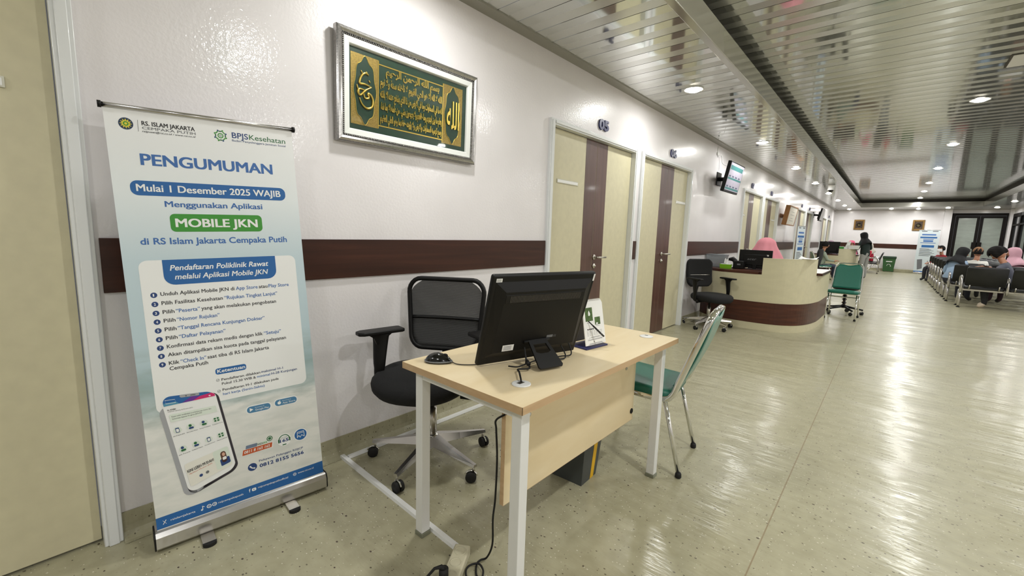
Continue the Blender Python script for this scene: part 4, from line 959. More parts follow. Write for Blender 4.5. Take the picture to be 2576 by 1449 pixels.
# ================================================================== GREEN CHAIRS
def green_chair(label, loc, face):
    g = thing('stacking_chair', label, 'chair', loc, face)
    def flat_tube(P_, name, parent=g, r=.0125, fl=.8, closed=False):
        m = MB(); m.tube(smooth_path(P_, 5) if not closed else P_, r, M_CHROME, 10, flat=fl); return m.build(name, parent)
    W_ = .195
    # back loop that curves forward into the seat rails
    P_ = [(.21, -W_, .408), (.05, -W_, .405), (-.11, -W_, .402), (-.165, -W_, .425), (-.195, -W_, .50), (-.25, -W_*.98, .66), (-.305, -W_*.93, .82), (-.322, -W_*.78, .868), (-.328, -W_*.45, .882), (-.329, 0, .884)]
    P_ = P_+[(x, -y, z) for x, y, z in P_[-2::-1]]
    m = MB(); m.tube(smooth_path(P_, 5), .0165, M_CHROME, 10, flat=.55, upv=(0, 1, 0)); m.build('back_frame', g)
    for s_ in (-1, 1):
        for sg in (-1, 1):
            x0, x1 = (-.13, -.232) if sg < 0 else (.17, .232)
            m = MB(); m.tube([(x0, s_*(W_-.012), .405), (x1, s_*W_, .022)], .0115, M_CHROME, 10); lg = m.build('leg', g)
            m = MB(); m.lathe([(.012, .03), (.0155, .022), (.0165, .006), (.012, 0)], M_RUB, 12, (x1, s_*W_, 0)); m.build('rubber_foot', lg)
        
    flat_tube([(.165, -W_+.012, .36), (.172, 0, .36), (.165, W_-.012, .36)], 'cross_bar'); flat_tube([(-.135, -W_+.02, .385), (-.14, 0, .385), (-.135, W_-.02, .385)], 'cross_bar')
    m = MB(); ol = rrect(.20, .205, .06, 6)
    lay = [(.96, -.005), (1., .005), (1., .028), (.97, .042), (.85, .050), (.4, .052)]
    rings = [[m.bm.verts.new((.035+y*s_, x*s_, .412+z+.012*(y/.2))) for x, y in ol] for s_, z in lay]; n = len(ol); fs = []
    for A, B in zip(rings, rings[1:]):
        for i in range(n): fs.append(m.bm.faces.new((A[i], A[(i+1) % n], B[(i+1) % n], B[i])))
    fs += [m.bm.faces.new(rings[0][::-1]), m.bm.faces.new(rings[-1])]; m._fin(fs, M_GREEN, True); m.build('seat', g)
    def bkp(a, b, d=0): 
        z = .475+.385*b; x = -.185-.138*b-.012*math.sin(PI*b); y = (-1+2*a)*(W_-.012)*(1-.07*b)*(1 if b < .8 else 1-.22*((b-.8)/.2)**2)
        dip = .016*max(0, math.cos((a-.5)*PI*1.6))*(1 if b > .9 else 0)
        return Vector((x+d+.02*(2*a-1)**2*0, y, z-dip))
    m = MB(); m.grid(lambda a, b: bkp(a, b, .006), 16, 14, M_GREEN); bo = m.build('backrest', g); solid(bo, .026)
    m = MB(); m.grid(lambda a, b: bkp(a, b, -.012), 16, 14, M_SHELL); solid(m.build('back_shell', bo), .006)
    return g
green_chair('green vinyl chair with chrome frame pushed against the far end of the desk', (1.190, 2.312, 0), math.radians(188))
green_chair('green vinyl chair with chrome frame standing alone right of the curved counter', (1.645, 8.77, 0), math.radians(-92))

green_chair('chair under the seated person in grey-green shirt, mostly hidden by the near counter', (.50, 17.10, 0), math.radians(18))
# ---- waste bin under the desk
wb = thing('waste_bin', 'dark grey waste bin with a yellow stripe on the floor behind the desk panel', 'bin', (1.03, 1.80, 0), math.radians(3))
def bx(x0, x1, y0, y1, z, k): return [(x0-k, y0-k, z), (x1+k, y0-k, z), (x1+k, y1+k, z), (x0-k, y1+k, z)]
m = MB(); A = bx(-.088, .088, -.075, .075, 0, 0); B = bx(-.088, .088, -.075, .075, .27, .022)
m.prism(A, (0, 0, .001), M_GREY)
for i in range(4): m.poly([A[i], A[(i+1) % 4], B[(i+1) % 4], B[i]], M_GREY)
solid(m.build('bucket', wb), .003)
m = MB(); 
for s_ in (1,):
    m.poly([(.0895, .012, .001), (.0895, .046, .001), (.1115, .050, .27), (.1115, .012, .27)], M_YEL)
m.poly([(.0895, .012, .001), (.0895, .046, .001), (.086, .046, .001), (.086, .012, .001)], M_YEL)
solid(m.build('yellow_stripe', wb), .002)
m = MB(); R1 = bx(-.09, .09, -.077, .077, .272, .024); m.tube(R1, .006, M_GREY, 8, closed=True); m.build('rim', wb)

# ================================================================== RECEPTION COUNTERS
def offs(path, d):
    out = []
    for i, p in enumerate(path):
        a = Vector(path[max(i-1, 0)]); b = Vector(path[min(i+1, len(path)-1)]); t_ = (b-a).normalized(); out.append((p[0]-t_.y*d, p[1]+t_.x*d))
    return out
def ribbon(mb, path, z0, z1, th, m, o=0.):
    A = offs(path, o); B = offs(path, o+th); n = len(path)
    for i in range(n-1):
        a, b, c, d = A[i], A[i+1], B[i+1], B[i]
        mb.poly([(*a, z0), (*b, z0), (*b, z1), (*a, z1)], m, True); mb.poly([(*c, z0), (*d, z0), (*d, z1), (*c, z1)], m, True)
        mb.poly([(*a, z1), (*b, z1), (*c, z1), (*d, z1)], m); mb.poly([(*a, z0), (*d, z0), (*c, z0), (*b, z0)], m)
    for i in (0, n-1): mb.poly([(*A[i], z0), (*B[i], z0), (*B[i], z1), (*A[i], z1)], m)
def counter(label, loc, kx, xs, ye, depth, ledge=.04):
    c = thing('reception_counter', label, 'counter', loc)
    base_ = [(.02, .285), (.10, .19), (.22, .085), (.40, .015), (.62, 0), (.87, .0), (1.06, .03), (1.20, .11), (1.31, .24), (1.39, .44), (1.44, .70), (1.46, .96), (1.47, depth)]
    path = [(p.x, p.y) for p in smooth_path([(x*kx, y, 0) for x, y in base_], 4)]
    hi = [p for p in path if p[0] >= xs and p[1] <= ye]; lo1 = [p for p in path if p[0] <= xs]; lo1.append(hi[0]); lo2 = [p for p in path if p[0] > xs and p[1] >= ye]
    m = MB(); ribbon(m, path, .0, .098, .03, M_CREAM, .004); m.build('plinth', c)
    m = MB(); ribbon(m, path, .10, .388, .03, M_DESKWAL); m.build('walnut_band', c)
    m = MB(); ribbon(m, path, .39, .765, .03, M_CREAM); m.build('front_panel', c)
    m = MB(); ribbon(m, [hi[0]]+hi[1:]+[lo2[0]], .765, .985, .035, M_CREAM); ribbon(m, hi+[lo2[0]], .985, .992, ledge, M_CREAM, -.003); m.build('screen_panel', c)
    m = MB(); inn = offs(path, .0); x1 = 1.47*kx
    k0 = lo1[:-1]+[(xs, hi[0][1])]
    poly = k0+[(xs, .60), (.02*kx, .60)]
    m.prism([(x, y-.004, .766) for x, y in poly], (0, 0, .034), M_DESKWAL)
    m.build('worktop', c)
    m = MB(); pr = [p for p in offs(path, .04) if p[0] > xs and p[1] < ye+.02]; m.prism([(x, y, .766) for x, y in [(xs+.002, pr[0][1])]+pr+[(x1-.06, ye), (x1-.06, .62), (xs+.002, .62)]], (0, 0, .030), M_DESKWAL); m.build('worktop', c)
    m = MB(); m.prism([(x, y, .766) for x, y in ((x1-.55, ye+.04), (x1+.012, ye+.04), (x1+.012, depth), (x1-.55, depth))], (0, 0, .033), M_DESKWAL, .002); m.prism([(x, y, .799) for x, y in ((x1-.54, ye+.05), (x1+.002, ye+.05), (x1+.002, depth-.01), (x1-.54, depth-.01))], (0, 0, .003), M_WHITE); m.lohi((x1-.5, depth-.03, .0), (x1-.02, depth, .765), M_CREAM); m.build('side_worktop', c)
    return c
CY = 6.555
counter('curved cream reception counter with walnut band past the beech desk', (0, CY, 0), 1.0, .828, .56, 1.70)
counter('cream reception counter farther down the corridor beside the standing woman', (0, 17.95, 0), .90, .80, .50, 1.08, .24)
# ---- things on the near counter
def monitor(label, loc, rz, w_, h_, legs=.05, word=None):
    r = thing('computer_monitor', label, 'monitor', loc, rz)   # screen faces local +y
    m = MB(); m.box((0, 0, legs+h_/2), (w_, .022, h_), M_BLACK, .006); m.box((0, -.015, legs+h_*.45), (w_*.7, .018, h_*.6), M_BLACK, .006); hb_ = m.build('housing', r)
    m = MB(); m.box((0, .0115, legs+h_/2), (w_-.02, .001, h_-.03), M_BLACKG); m.build('screen', hb_)
    m = MB(); m.lohi((-.025, -.03, .006), (.025, -.008, legs+.06), M_BLACK, .004); m.lohi((-.11, -.09, 0), (.11, .06, .008), M_BLACK, .003); m.build('stand', r)
    if word:
        m = MB(); m.text(word, lambda x, y, k: (x-.10, -.0246, legs+h_*.43+y), P_GRY, width=.12, size=.05, shear=.15); m.build('maker_lettering', hb_)
        m = MB(); m.box((w_*.36, -.0118, legs+h_*.72), (.03, .001, .02), M_PAPER); m.build('sticker', hb_)
    return r
monitor('black computer monitor seen from behind on the near reception counter', (.672, 7.04, .80), 0, .43, .262, .02, 'acer')
r = thing('desk_device', 'low black box left of the monitor on the near reception counter', 'device', (.50, 6.93, .801))
MB().lohi((-.08, -.06, 0), (.06, .07, .115), M_BLACK, .008).build('casing', r); MB().box((.0, -.0605, .065), (.045, .001, .022), P_GRY).build('sticker', r)
r = thing('desk_device', 'black curved device with a short spout between green box and monitor', 'device', (.375, 6.97, .801))
m = MB(); m.tube([(.05, 0, 0), (.055, 0, .06), (.045, 0, .11), (.015, 0, .135), (-.03, 0, .128), (-.065, 0, .125)], [.026, .028, .034, .036, .022, .012], M_BLACK, 12); m.build('body', r); MB().lathe([(.04, 0), (.042, .006), (.036, .012)], M_GREY, 18, (.05, 0, 0)).build('foot', r)
r = thing('tissue_box', 'lime green box on the near reception counter', 'box', (.345, 6.80, .801), .05)
m = MB(); A = bx(-.068, .068, -.045, .045, 0, 0); B = bx(-.068, .068, -.045, .045, .062, .006); LIME = mat('lime_green', (120, 180, 20), .45); m.poly(A, LIME)
for i in range(4): m.poly([A[i], A[(i+1) % 4], B[(i+1) % 4], B[i]], LIME)
m.build('carton', r); MB().lohi((-.066, -.043, .056), (.066, .043, .0625), M_PAPER, .002).build('lid', r)
m = MB(); m.grid(lambda a, b: Vector((-.03+.05*a+.01*b, .012*math.sin(6*a)*(1-b), .062+.075*b+.01*math.sin(9*a))), 8, 5, M_PAPER); solid(m.build('tissue', r), .0015)
r = thing('storage_basket', 'see-through grey plastic basket at the wall end of the near counter', 'basket', (.152, 7.03, .801))
m = MB(); A = bx(-.10, .10, -.07, .07, 0, 0); B = bx(-.10, .10, -.07, .07, .185, .035); m.poly(A, M_CLEAR)
for i in range(4): m.poly([A[i], A[(i+1) % 4], B[(i+1) % 4], B[i]], M_CLEAR)
solid(m.build('bucket', r), .003); m = MB(); m.tube(B, .006, M_CLEAR, 6, closed=True); m.build('rim', r)
m = MB(); m.box((-.03, .0, .07), (.11, .05, .13), M_PAPER, .004, RZ(.2)); m.box((.05, .01, .06), (.05, .06, .11), P_GRY, .004, RZ(-.3)); m.box((0, -.04, .03), (.12, .03, .05), P_FACE, .004)
tag(m.build('packets'), 'pale packets and papers lying inside the grey basket', 'packets'); bpy.data.objects['packets'].location = (.152, 7.03, .803)
r = thing('paper_sheet', 'white sheet of paper curling on top of the near counter screen', 'paper', (1.33, 6.90, .995))
m = MB(); m.grid(lambda a, b: Vector((-.10+.2*a, -.10+.26*b, .004+.03*(a*2-1)**2*b)), 8, 8, M_PAPER); solid(m.build('sheet', r), .001)
# ---- things on the far counter
monitor('black monitor on the farther counter, its back towards the camera', (.535, 18.3, .80), 0, .58, .40, .02)
r = thing('document_tray', 'white plastic tray on the farther counter in front of the standing woman', 'tray', (1.20, 18.17, .993), .05)
m = MB(); A = bx(-.13, .13, -.08, .08, 0, 0); B = bx(-.13, .13, -.08, .08, .115, .025); m.poly(A, M_WHITE)
for i in range(4): m.poly([A[i], A[(i+1) % 4], B[(i+1) % 4], B[i]], M_WHITE)
solid(m.build('bucket', r), .004); m = MB(); m.tube(B, .008, M_WHITE, 6, closed=True); m.build('rim', r)
r = thing('paper_sheet', 'white leaflet standing up at the left of the white tray', 'paper', (1.005, 18.10, .993))
m = MB(); m.grid(lambda a, b: Vector((-.05+.1*a+.07*b, .02*math.sin(3*b), .25*b)), 4, 8, M_PAPER); solid(m.build('sheet', r), .002); MB().lohi((-.05, -.02, 0), (.05, .03, .012), M_WHITE, .002).build('holder', r)
r = thing('tissue_box', 'green box left of the white tray on the farther counter', 'box', (.885, 18.10, .993))
MB().lohi((-.06, -.05, 0), (.06, .05, .07), mat('leaf_green', (60, 140, 60), .5), .004).build('carton', r); MB().lohi((-.06, -.05, .07), (.06, .05, .078), M_PAPER, .002).build('lid', r)

# ================================================================== WALL SCREENS, NOTICE CASE
M_SCR = mat('screen_pale', (170, 164, 180), .3, emit=(196, 190, 204), estr=.06); M_TEAL = mat('screen_teal', (34, 116, 116), .3, emit=(34, 116, 116), estr=.05); M_SCD = mat('screen_dark', (60, 70, 96), .3, emit=(60, 70, 96), estr=.15); M_SCR2 = mat('screen_dim', (150, 148, 146), .3, emit=(150, 148, 146), estr=.12)
def wall_tv(label, loc, w_, h_, content, tilt_=.19):
    r = thing('wall_screen', label, 'screen', loc)
    f = lambda x, y, z: RY(tilt_) @ Vector((x, y, z))
    m = MB(); m.box(f(0, 0, 0), (.05, w_, h_), M_BLACK, .006, RY(tilt_)); m.box(f(-.04, 0, -.03), (.05, w_*.6, h_*.6), M_BLACK, .008, RY(tilt_)); hs = m.build('housing', r)
    m = MB(); Q = Print(m, lambda y, z, h: f(.0256+h, y, z)); W2, H2 = w_/2-.018, h_/2-.018; Q.rr(-W2, -H2+.012, W2, H2, .004, M_SCR if content else M_SCR2).up()
    if content:
        Q.rr(-W2+.02, H2-.095, W2-.04, H2-.035, .002, M_TEAL)
        for zz in (-.02, -.165):
            Q.rr(-W2+.01, zz-.012, W2-.01, zz+.016, .002, M_TEAL)
            for k in range(4): Q.rr(-W2+.04+k*.16, zz+.024, -W2+.13+k*.16, zz+.046, .002, M_SCD)
            Q.line((0, zz+.03), (0, zz+.10), .004, M_SCD)
    m.build('screen', hs)
    m = MB(); m.lohi((-loc[0]+.001, -.11, -.10), (-loc[0]+.014, .11, .10), M_BLACK, .003); m.tube([(-loc[0]+.01, 0, 0), f(-.05, 0, -.02)], .03, M_BLACK, 10); m.build('wall_bracket', r)
    return r
wall_tv('black-framed wall screen with teal and white queue display above the near counter', (.21, 7.24, 2.15), .74, .44, True)
wall_tv('second wall screen with blank grey picture near the far end of the white wall', (.23, 18.0, 2.11), .74, .42, False)
m = MB(); m.tube(smooth_path([(.004, 7.08, 2.62), (.006, 7.07, 2.52), (.012, 7.10, 2.47), (.03, 7.16, 2.50), (.04, 7.20, 2.45), (.05, 7.22, 2.38), (.12, 7.24, 2.34)], 5), .006, M_WHITE, 6); m.lohi((.0, 7.04, 2.49), (.02, 7.11, 2.53), M_WHITE, .003)
tag(m.build('screen_cable'), 'looped white cable running up the wall above the queue display', 'cable')
M_OAK = wood('oak_frame', (128, 84, 44), (166, 118, 70), (8, 8, 8), .45)
r = thing('notice_case', 'wooden framed notice case leaning out from the white wall', 'notice board', (.17, 12.62, 1.83))
f = lambda x, y, z: RY(.14) @ Vector((x, y, z))
m = MB(); W2, H2 = .55, .235
for c_, s_ in (((0, -W2+.013, 0), (.10, .026, 2*H2)), ((0, W2-.013, 0), (.10, .026, 2*H2)), ((0, 0, H2-.013), (.10, 2*W2-.052, .026)), ((0, 0, -H2+.013), (.10, 2*W2-.052, .026))): m.box(f(*c_), s_, M_OAK, .004, RY(.14))
m.build('frame', r); m = MB(); m.box(f(.0, 0, 0), (.08, 2*W2-.06, 2*H2-.06), M_OAK, 0, RY(.14)); m.build('back', r)
m = MB(); Q = Print(m, lambda y, z, h: f(.042+h, y, z)); Q.rr(-W2+.026, -H2+.026, W2-.026, H2-.026, .003, mat('aged_paper', (206, 200, 188), .6)).up()
for zz, a in ((.09, .2), (.02, .26), (-.06, .16), (-.12, .24)): Q.rr(-a, zz, a, zz+.008, .002, P_GRY)
m.build('notice', r)
m = MB(); m.lohi((-.17, -.3, -.05), (-.16, .3, .05), M_OAK); m.tube([(-.165, 0, 0), f(-.04, 0, 0)], .02, M_OAK, 8); m.build('wall_batten', r)

# ---- gold frames on the far wall
M_GFR = grainy('gold_frame', (138, 106, 58), .4, (60, 60, 60), .15, metal=.5); M_DKP = grainy('dark_picture', (62, 44, 28), .5, (30, 30, 30), .3)
def gold_frame(label, x):
    r = thing('gold_picture_frame', label, 'picture', (x, YF-.001, 2.005))
    m = MB(); s_ = .185; t_ = .225
    for c_, d in (((-s_+.03, -.02, 0), (.06, .035, 2*t_)), ((s_-.03, -.02, 0), (.06, .035, 2*t_)), ((0, -.02, t_-.035), (2*s_-.12, .035, .07)), ((0, -.02, -t_+.035), (2*s_-.12, .035, .07))): m.box(c_, d, M_GFR, .008)
    m.build('frame', r); MB().lohi((-s_+.05, -.016, -t_+.06), (s_-.05, -.004, t_-.06), M_DKP).build('picture_panel', r)
    m = MB(); m.lathe([(.085, 0), (.085, .004), (.0, .005)], mat('dark_medallion', (24, 20, 16), .4), 24, (0, -.016, 0), RX(PI/2)); md = m.build('medallion', r)
    m = MB(); m.tube([(-.05, -.022, .0), (-.02, -.022, .035), (.01, -.022, -.01), (.04, -.022, .03), (.05, -.022, -.03), (.0, -.022, -.045), (-.04, -.022, -.03)], .006, M_GOLD, 6); m.build('gold_lettering', md)
gold_frame('left one of two square gold frames on the far wall', .92); gold_frame('right one of two square gold frames on the far wall', 2.88)

# ---- two more roll-up banners, seen small
def small_banner(label, loc, rz, h=1.6, w_=.6):
    r = thing('rollup_banner', label, 'banner', loc, rz)     # print faces local -y
    m = MB(); m.lohi((-w_/2, -.001, .07), (w_/2, .001, h), mat('print_pale_blue', (208, 218, 222), .5)); Q = Print(m, lambda x, z, hh: (x*.001*w_/.6, -.0012-hh, .07+z*.001*(h-.07)/1.53), .0006)
    for x0, z0, x1, z1, c_ in ((-220, 1470, -60, 1500, P_GRY), (90, 1470, 250, 1500, P_GRY), (-200, 1340, 200, 1385, P_TXB), (-240, 1235, 240, 1290, P_BLU), (-150, 1190, 150, 1212, P_TXB), (-140, 1105, 140, 1165, P_TXB), (-220, 1060, 220, 1080, P_TXB), (-170, 905, 190, 990, P_BLU)): Q.rr(x0, z0, x1, z1, 8, c_)
    for k in range(9): Q.rr(-210, 850-32*k, 60+(k*67) % 170, 862-32*k, 3, P_DRK)
    Q.poly([(-200, 90), (-60, 140), (-90, 480), (-240, 460)], P_GRY).rr(60, 230, 220, 330, 4, P_GRY).rr(-300, 0, 300, 45, 1, P_BLU)
    m.build('printed_sheet', r)
    MB().lohi((-w_/2-.01, -.05, .01), (w_/2+.01, .06, .08), M_ALU, .012).build('cassette', r); m = MB(); m.tube([(-w_/2-.005, 0, h), (w_/2+.005, 0, h)], .008, M_ALU, 8); m.build('top_rail', r); m = MB(); m.tube([(0, .02, .06), (0, .012, h)], .008, M_ALU, 8); m.build('pole', r)
    for x in (-.16, .16): MB().lohi((x-.02, -.12, 0), (x+.02, .12, .01), M_ALU, .002).build('foot', r)
small_banner('white and blue roll-up banner behind the near counter, by the wall', (.345, 13.35, 0), math.radians(81.4), 1.60, .60)
small_banner('white and blue roll-up banner at the far wall beside the glass doors', (3.22, 24.35, 0), 0, 1.80, .62)

# ---- green wheelie bin at the far wall
wbn = thing('wheeled_bin', 'green wheeled litter bin against the far wall', 'bin', (2.12, 24.62, 0))
G_ = mat('bin_green', (52, 96, 52), .5); GD = mat('bin_lid_green', (30, 58, 36), .5)
m = MB(); A = bx(-.17, .17, -.15, .15, .02, 0); B = bx(-.17, .17, -.15, .15, .56, .04); m.poly(A, G_); m.poly(B, G_)
for i in range(4): m.poly([A[i], A[(i+1) % 4], B[(i+1) % 4], B[i]], G_)
bd = m.build('bucket', wbn); m = MB(); Q = Print(m, lambda x, z, h: (x, -.155-.04*(z-.02)/.54-h-.002, z)); Q.rr(-.10, .42, .10, .46, .01, P_WHT).ring(0, .27, .05, .065, P_WHT, 20, 200, 12).poly([(.05, .22), (.085, .25), (.05, .29)], P_WHT); m.build('printed_mark', bd)
MB().lohi((-.225, -.205, .56), (.225, .205, .66), GD, .02).build('lid', wbn)
for x in (-.14, .14): m = MB(); m.cyl((x-.02, .16, .06), (x+.02, .16, .06), .06, M_RUB, 16); m.build('wheel', wbn)

# ================================================================== WAITING-ROOM BENCHES
def make_bench():
    r = thing('waiting_bench', 'x', 'bench', (0, 0, 0))       # first leg at the origin, faces local +y, seats towards +x
    M_PAD = mat('black_leatherette', (26, 27, 29), .42)
    MB().lohi((.0, .12, .335), (1.83, .18, .385), M_STEEL, .006).build('beam', r)
    for k in range(3):
        x0 = .035+.605*k
        def cush(name, P0, u, v, nrm_, th, w_, hgt):
            m = MB(); ol = rrect(w_/2, hgt/2, .035, 4)
            lay = [(.99, 0), (1, .012), (1, th-.012), (.97, th), (.6, th+.004)]
            rings = [[m.bm.verts.new(P0+u*(a*s_)+v*(b*s_)+nrm_*z) for a, b in ol] for s_, z in lay]; n = len(ol); fs = []
            for A, B in zip(rings, rings[1:]):
                for i in range(n): fs.append(m.bm.faces.new((A[i], A[(i+1) % n], B[(i+1) % n], B[i])))
            fs += [m.bm.faces.new(rings[0][::-1]), m.bm.faces.new(rings[-1])]; m._fin(fs, M_PAD, True); return m.build(name, r)
        xc = x0+.28; ux = Vector((1, 0, 0))
        cush('seat_pad', Vector((xc, .26, .39)), ux, Vector((0, 1, .07)).normalized(), Vector((0, -.07, 1)).normalized(), .05, .55, .46)
        bv = Vector((0, -.30, 1)).normalized(); cush('back_pad', Vector((xc, -.075, .63)), ux, bv, Vector((0, 1, .30)).normalized(), .045, .55, .40)
        m = MB()
        for dx in (-.2, .2): m.tube([(xc+dx, .40, .378), (xc+dx, .05, .375), (xc+dx, -.0, .40), (xc+dx, -.02, .46)], .012, M_STEEL, 6)
        m.build('seat_bracket', r)
    for k, x in enumerate((0, .62, 1.225, 1.83)):
        m = MB(); m.tube([(x, .02, .30), (x, .0, .36), (x, .0, .52), (x, .03, .60), (x, .10, .625), (x, .30, .61), (x, .36, .56), (x, .34, .46), (x, .26, .40)], [.03, .040, .040, .036, .026, .022, .022, .022, .02], M_ALU, 10, flat=.6, upv=(1, 0, 0)); m.build('armrest', r)
        if k in (0, 3):
            m = MB(); m.tube([(x, .03, .34), (x, .0, .20), (x, -.01, .012)], [.024, .021, .021], M_ALU, 10); m.tube([(x, .15, .35), (x, .34, .06), (x, .37, .012)], [.024, .02, .02], M_ALU, 10); lg = m.build('leg', r)
            m = MB(); m.lathe([(.03, 0), (.03, .01), (.018, .014)], M_RUB, 12, (x, -.01, 0)); m.lathe([(.03, 0), (.03, .01), (.018, .014)], M_RUB, 12, (x, .37, 0)); m.build('foot_pads', lg)
    return r
bn0 = make_bench()
rows_ = [(3.27, 12.36), (3.17, 13.43), (3.17, 14.39), (3.15, 15.30), (3.15, 16.25), (3.15, 17.27), (3.15, 18.2), (3.15, 19.14), (3.15, 20.15), (3.15, 21.2)]
for k, (x, y) in enumerate(rows_):
    lb = '%s bench of the rows of black waiting seats at right, counted from the camera' % ordn[k]
    if k == 0: bn0.location = (x, y, 0); bn0['label'] = lb; bn0['group'] = 'rows of black waiting benches'
    else: dup(bn0, (x, y, 0), 0, lb, 'rows of black waiting benches')
dup(bn0, (1.80, 22.25, 0), PI/2, 'black bench under the person in the red jacket, left of the green bin', 'benches by the far wall')
# ---- swivel stool base behind the free green chair
r = thing('swivel_stool', 'black five-arm swivel stool right behind the free-standing green chair', 'stool', (1.63, 9.33, 0), .2)
for k in range(5):
    a = 2*PI*k/5; m = MB(); m.tube([(.03*math.cos(a), .03*math.sin(a), .125), (.27*math.cos(a), .27*math.sin(a), .085)], [.026, .017], M_BLACK, 8, flat=.8); ar = m.build('base_arm', r); castor(ar, .262*math.cos(a), .262*math.sin(a), a+1)
m = MB(); m.lathe([(.035, .10), (.035, .15), (.02, .16), (.02, .42)], M_BLACK, 14); m.build('column', r)
for q in range(2):
    m = MB(); m.tube([(.03*math.cos(1.5*i+q*PI), .03*math.sin(1.5*i+q*PI), .13+.03*i) for i in range(10)], .006, mat('brown_cable', (86, 62, 44), .6), 6); m.build('wound_cable', r)
MB().lathe([(.16, .42), (.18, .43), (.18, .47), (.16, .485), (.0, .49)], M_BLACKF, 24).build('seat', r)

# ================================================================== PEOPLE
def person(label, loc, face, pose='sit', lean=0., head_yaw=0., head_pitch=0., k=1., shirt=(60, 60, 60), pants=(40, 40, 44), shoes=(30, 28, 28), skin=(176, 124, 96), arms=None, wear=None, wear_rgb=(20, 20, 22), brim=False, mask=False, legs=None, sleeve=True, hair_scale=1.):
    """faces local +x; arms: two (elbow, wrist, hand) triples, y to the person's left"""
    r = thing('person', label, 'person', loc, face)
    ms = {'shirt': mat('cloth_%d_%d_%d' % shirt, shirt, .85), 'pants': mat('cloth_%d_%d_%d' % pants, pants, .85), 'shoes': mat('cloth_%d_%d_%d' % shoes, shoes, .6), 'skin': mat('skin_%d_%d_%d' % skin, skin, .5)}
    hz = .50 if pose == 'sit' else .86
    V = Vector
    J = {'pel': (V((0, 0, hz)), .125), 'bel': (V((.01, 0, hz+.17)), .122), 'che': (V((0, 0, hz+.34)), .125), 'nk0': (V((.0, 0, hz+.47)), .062), 'nk1': (V((.015, 0, hz+.56)), .050), 'hd': (V((.025, 0, hz+.64)), .055)}
    for s_, n in ((1, 'L'), (-1, 'R')):
        J['sh'+n] = (V((-.005, s_*.165, hz+.425)), .062)
        a = (arms or {}).get(n) or ((.06, s_*.225, hz+.19), (.25, s_*.15, hz+.17), (.33, s_*.12, hz+.165))
        for q, rad in zip(('el', 'wr', 'ha'), (.046, .031, .028)): J[q+n] = (V(a['elwrha'.index(q)//2]), rad)
        if pose == 'sit': lg = (legs or {}).get(n) or ((.40, s_*.10, .50), (.40, s_*.10, .10), (.50, s_*.11, .045))
        else: lg = (legs or {}).get(n) or ((.02, s_*.09, .47), (-.02, s_*.09, .09), (.10, s_*.10, .04))
        J['hp'+n] = (V((.02, s_*.085, hz-.02)), .098); 
        for q, rad in zip(('kn', 'an', 'to'), (.070, .048, .042)): J[q+n] = (V(lg[('kn', 'an', 'to').index(q)]), rad)
    R_ = RY(lean); piv = V((0, 0, hz))
    for q in J:
        if q[:2] in ('be', 'ch', 'nk', 'hd', 'sh') or (q[:2] in ('el', 'wr', 'ha') and not (arms or {}).get(q[2])): J[q] = (piv+R_ @ (J[q][0]-piv), J[q][1])
    E = [('pel', 'bel', 'shirt'), ('bel', 'che', 'shirt'), ('che', 'nk0', 'shirt'), ('nk0', 'nk1', 'skin'), ('nk1', 'hd', 'skin')]
    for n in 'LR': E += [('che', 'sh'+n, 'shirt'), ('sh'+n, 'el'+n, 'shirt'), ('el'+n, 'wr'+n, 'shirt' if sleeve else 'skin'), ('wr'+n, 'ha'+n, 'skin'), ('pel', 'hp'+n, 'pants'), ('hp'+n, 'kn'+n, 'pants'), ('kn'+n, 'an'+n, 'pants'), ('an'+n, 'to'+n, 'shoes')]
    # fingers: four and a thumb, lightly curled
    for n, s_ in (('L', 1), ('R', -1)):
        h = J['ha'+n][0]; d = (h-J['wr'+n][0]).normalized(); side = d.cross(V((0, 0, 1))); side = side.normalized() if side.length > .1 else V((0, 1, 0)); dn = d.cross(side).normalized()
        if dn.z > 0: dn = -dn
        for q in range(4):
            o = side*(.013*(q-1.5)); ln = (.058, .068, .064, .05)[q]
            J['f%d%s' % (q, n)] = (h+d*(.03+ln*.55)+o*1.5+dn*.010, .0095); J['g%d%s' % (q, n)] = (h+d*(.03+ln)+o*1.6+dn*.034, .0085)
            E += [('ha'+n, 'f%d%s' % (q, n), 'skin'), ('f%d%s' % (q, n), 'g%d%s' % (q, n), 'skin')]
        J['t'+n] = (h+side*(-s_*.042)+d*.02+dn*.012, .0105); E.append(('ha'+n, 't'+n, 'skin'))
    names = list(J); me = bpy.data.meshes.new('body'); me.from_pydata([J[q][0] for q in names], [(names.index(a), names.index(b)) for a, b, _ in E], [])
    o = bpy.data.objects.new('body', me); COL.objects.link(o)
    md = o.modifiers.new('skin', 'SKIN'); sv = me.skin_vertices[0].data
    for i, q in enumerate(names): sv[i].radius = (J[q][1],)*2; sv[i].use_root = (q == 'pel')
    o.modifiers.new('smooth', 'SUBSURF').levels = 1
    dg = bpy.context.evaluated_depsgraph_get(); m2 = bpy.data.meshes.new_from_object(o.evaluated_get(dg))
    bpy.data.objects.remove(o); bpy.data.meshes.remove(me)
    segs = [(J[a][0], J[b][0], J[a][1], J[b][1], c) for a, b, c in E]
    def region(p):
        best, bc = 9, 'skin'
        for a, b, ra, rb, c in segs:
            d = b-a; t_ = max(0, min(1, (p-a).dot(d)/max(d.length_squared, 1e-9))); q = ((p-a-d*t_).length)-(ra+(rb-ra)*t_)*.95
            if q < best: best, bc = q, c
        pz = (RY(-lean) @ (p-piv)).z; tx = abs((RY(-lean) @ (p-piv)).y) < .26
        if tx and bc == 'pants' and pz > .035 and abs(p.x) < .2: bc = 'shirt'
        if bc == 'shirt' and pz < -.03 and pose != 'sit': bc = 'pants'
        return bc
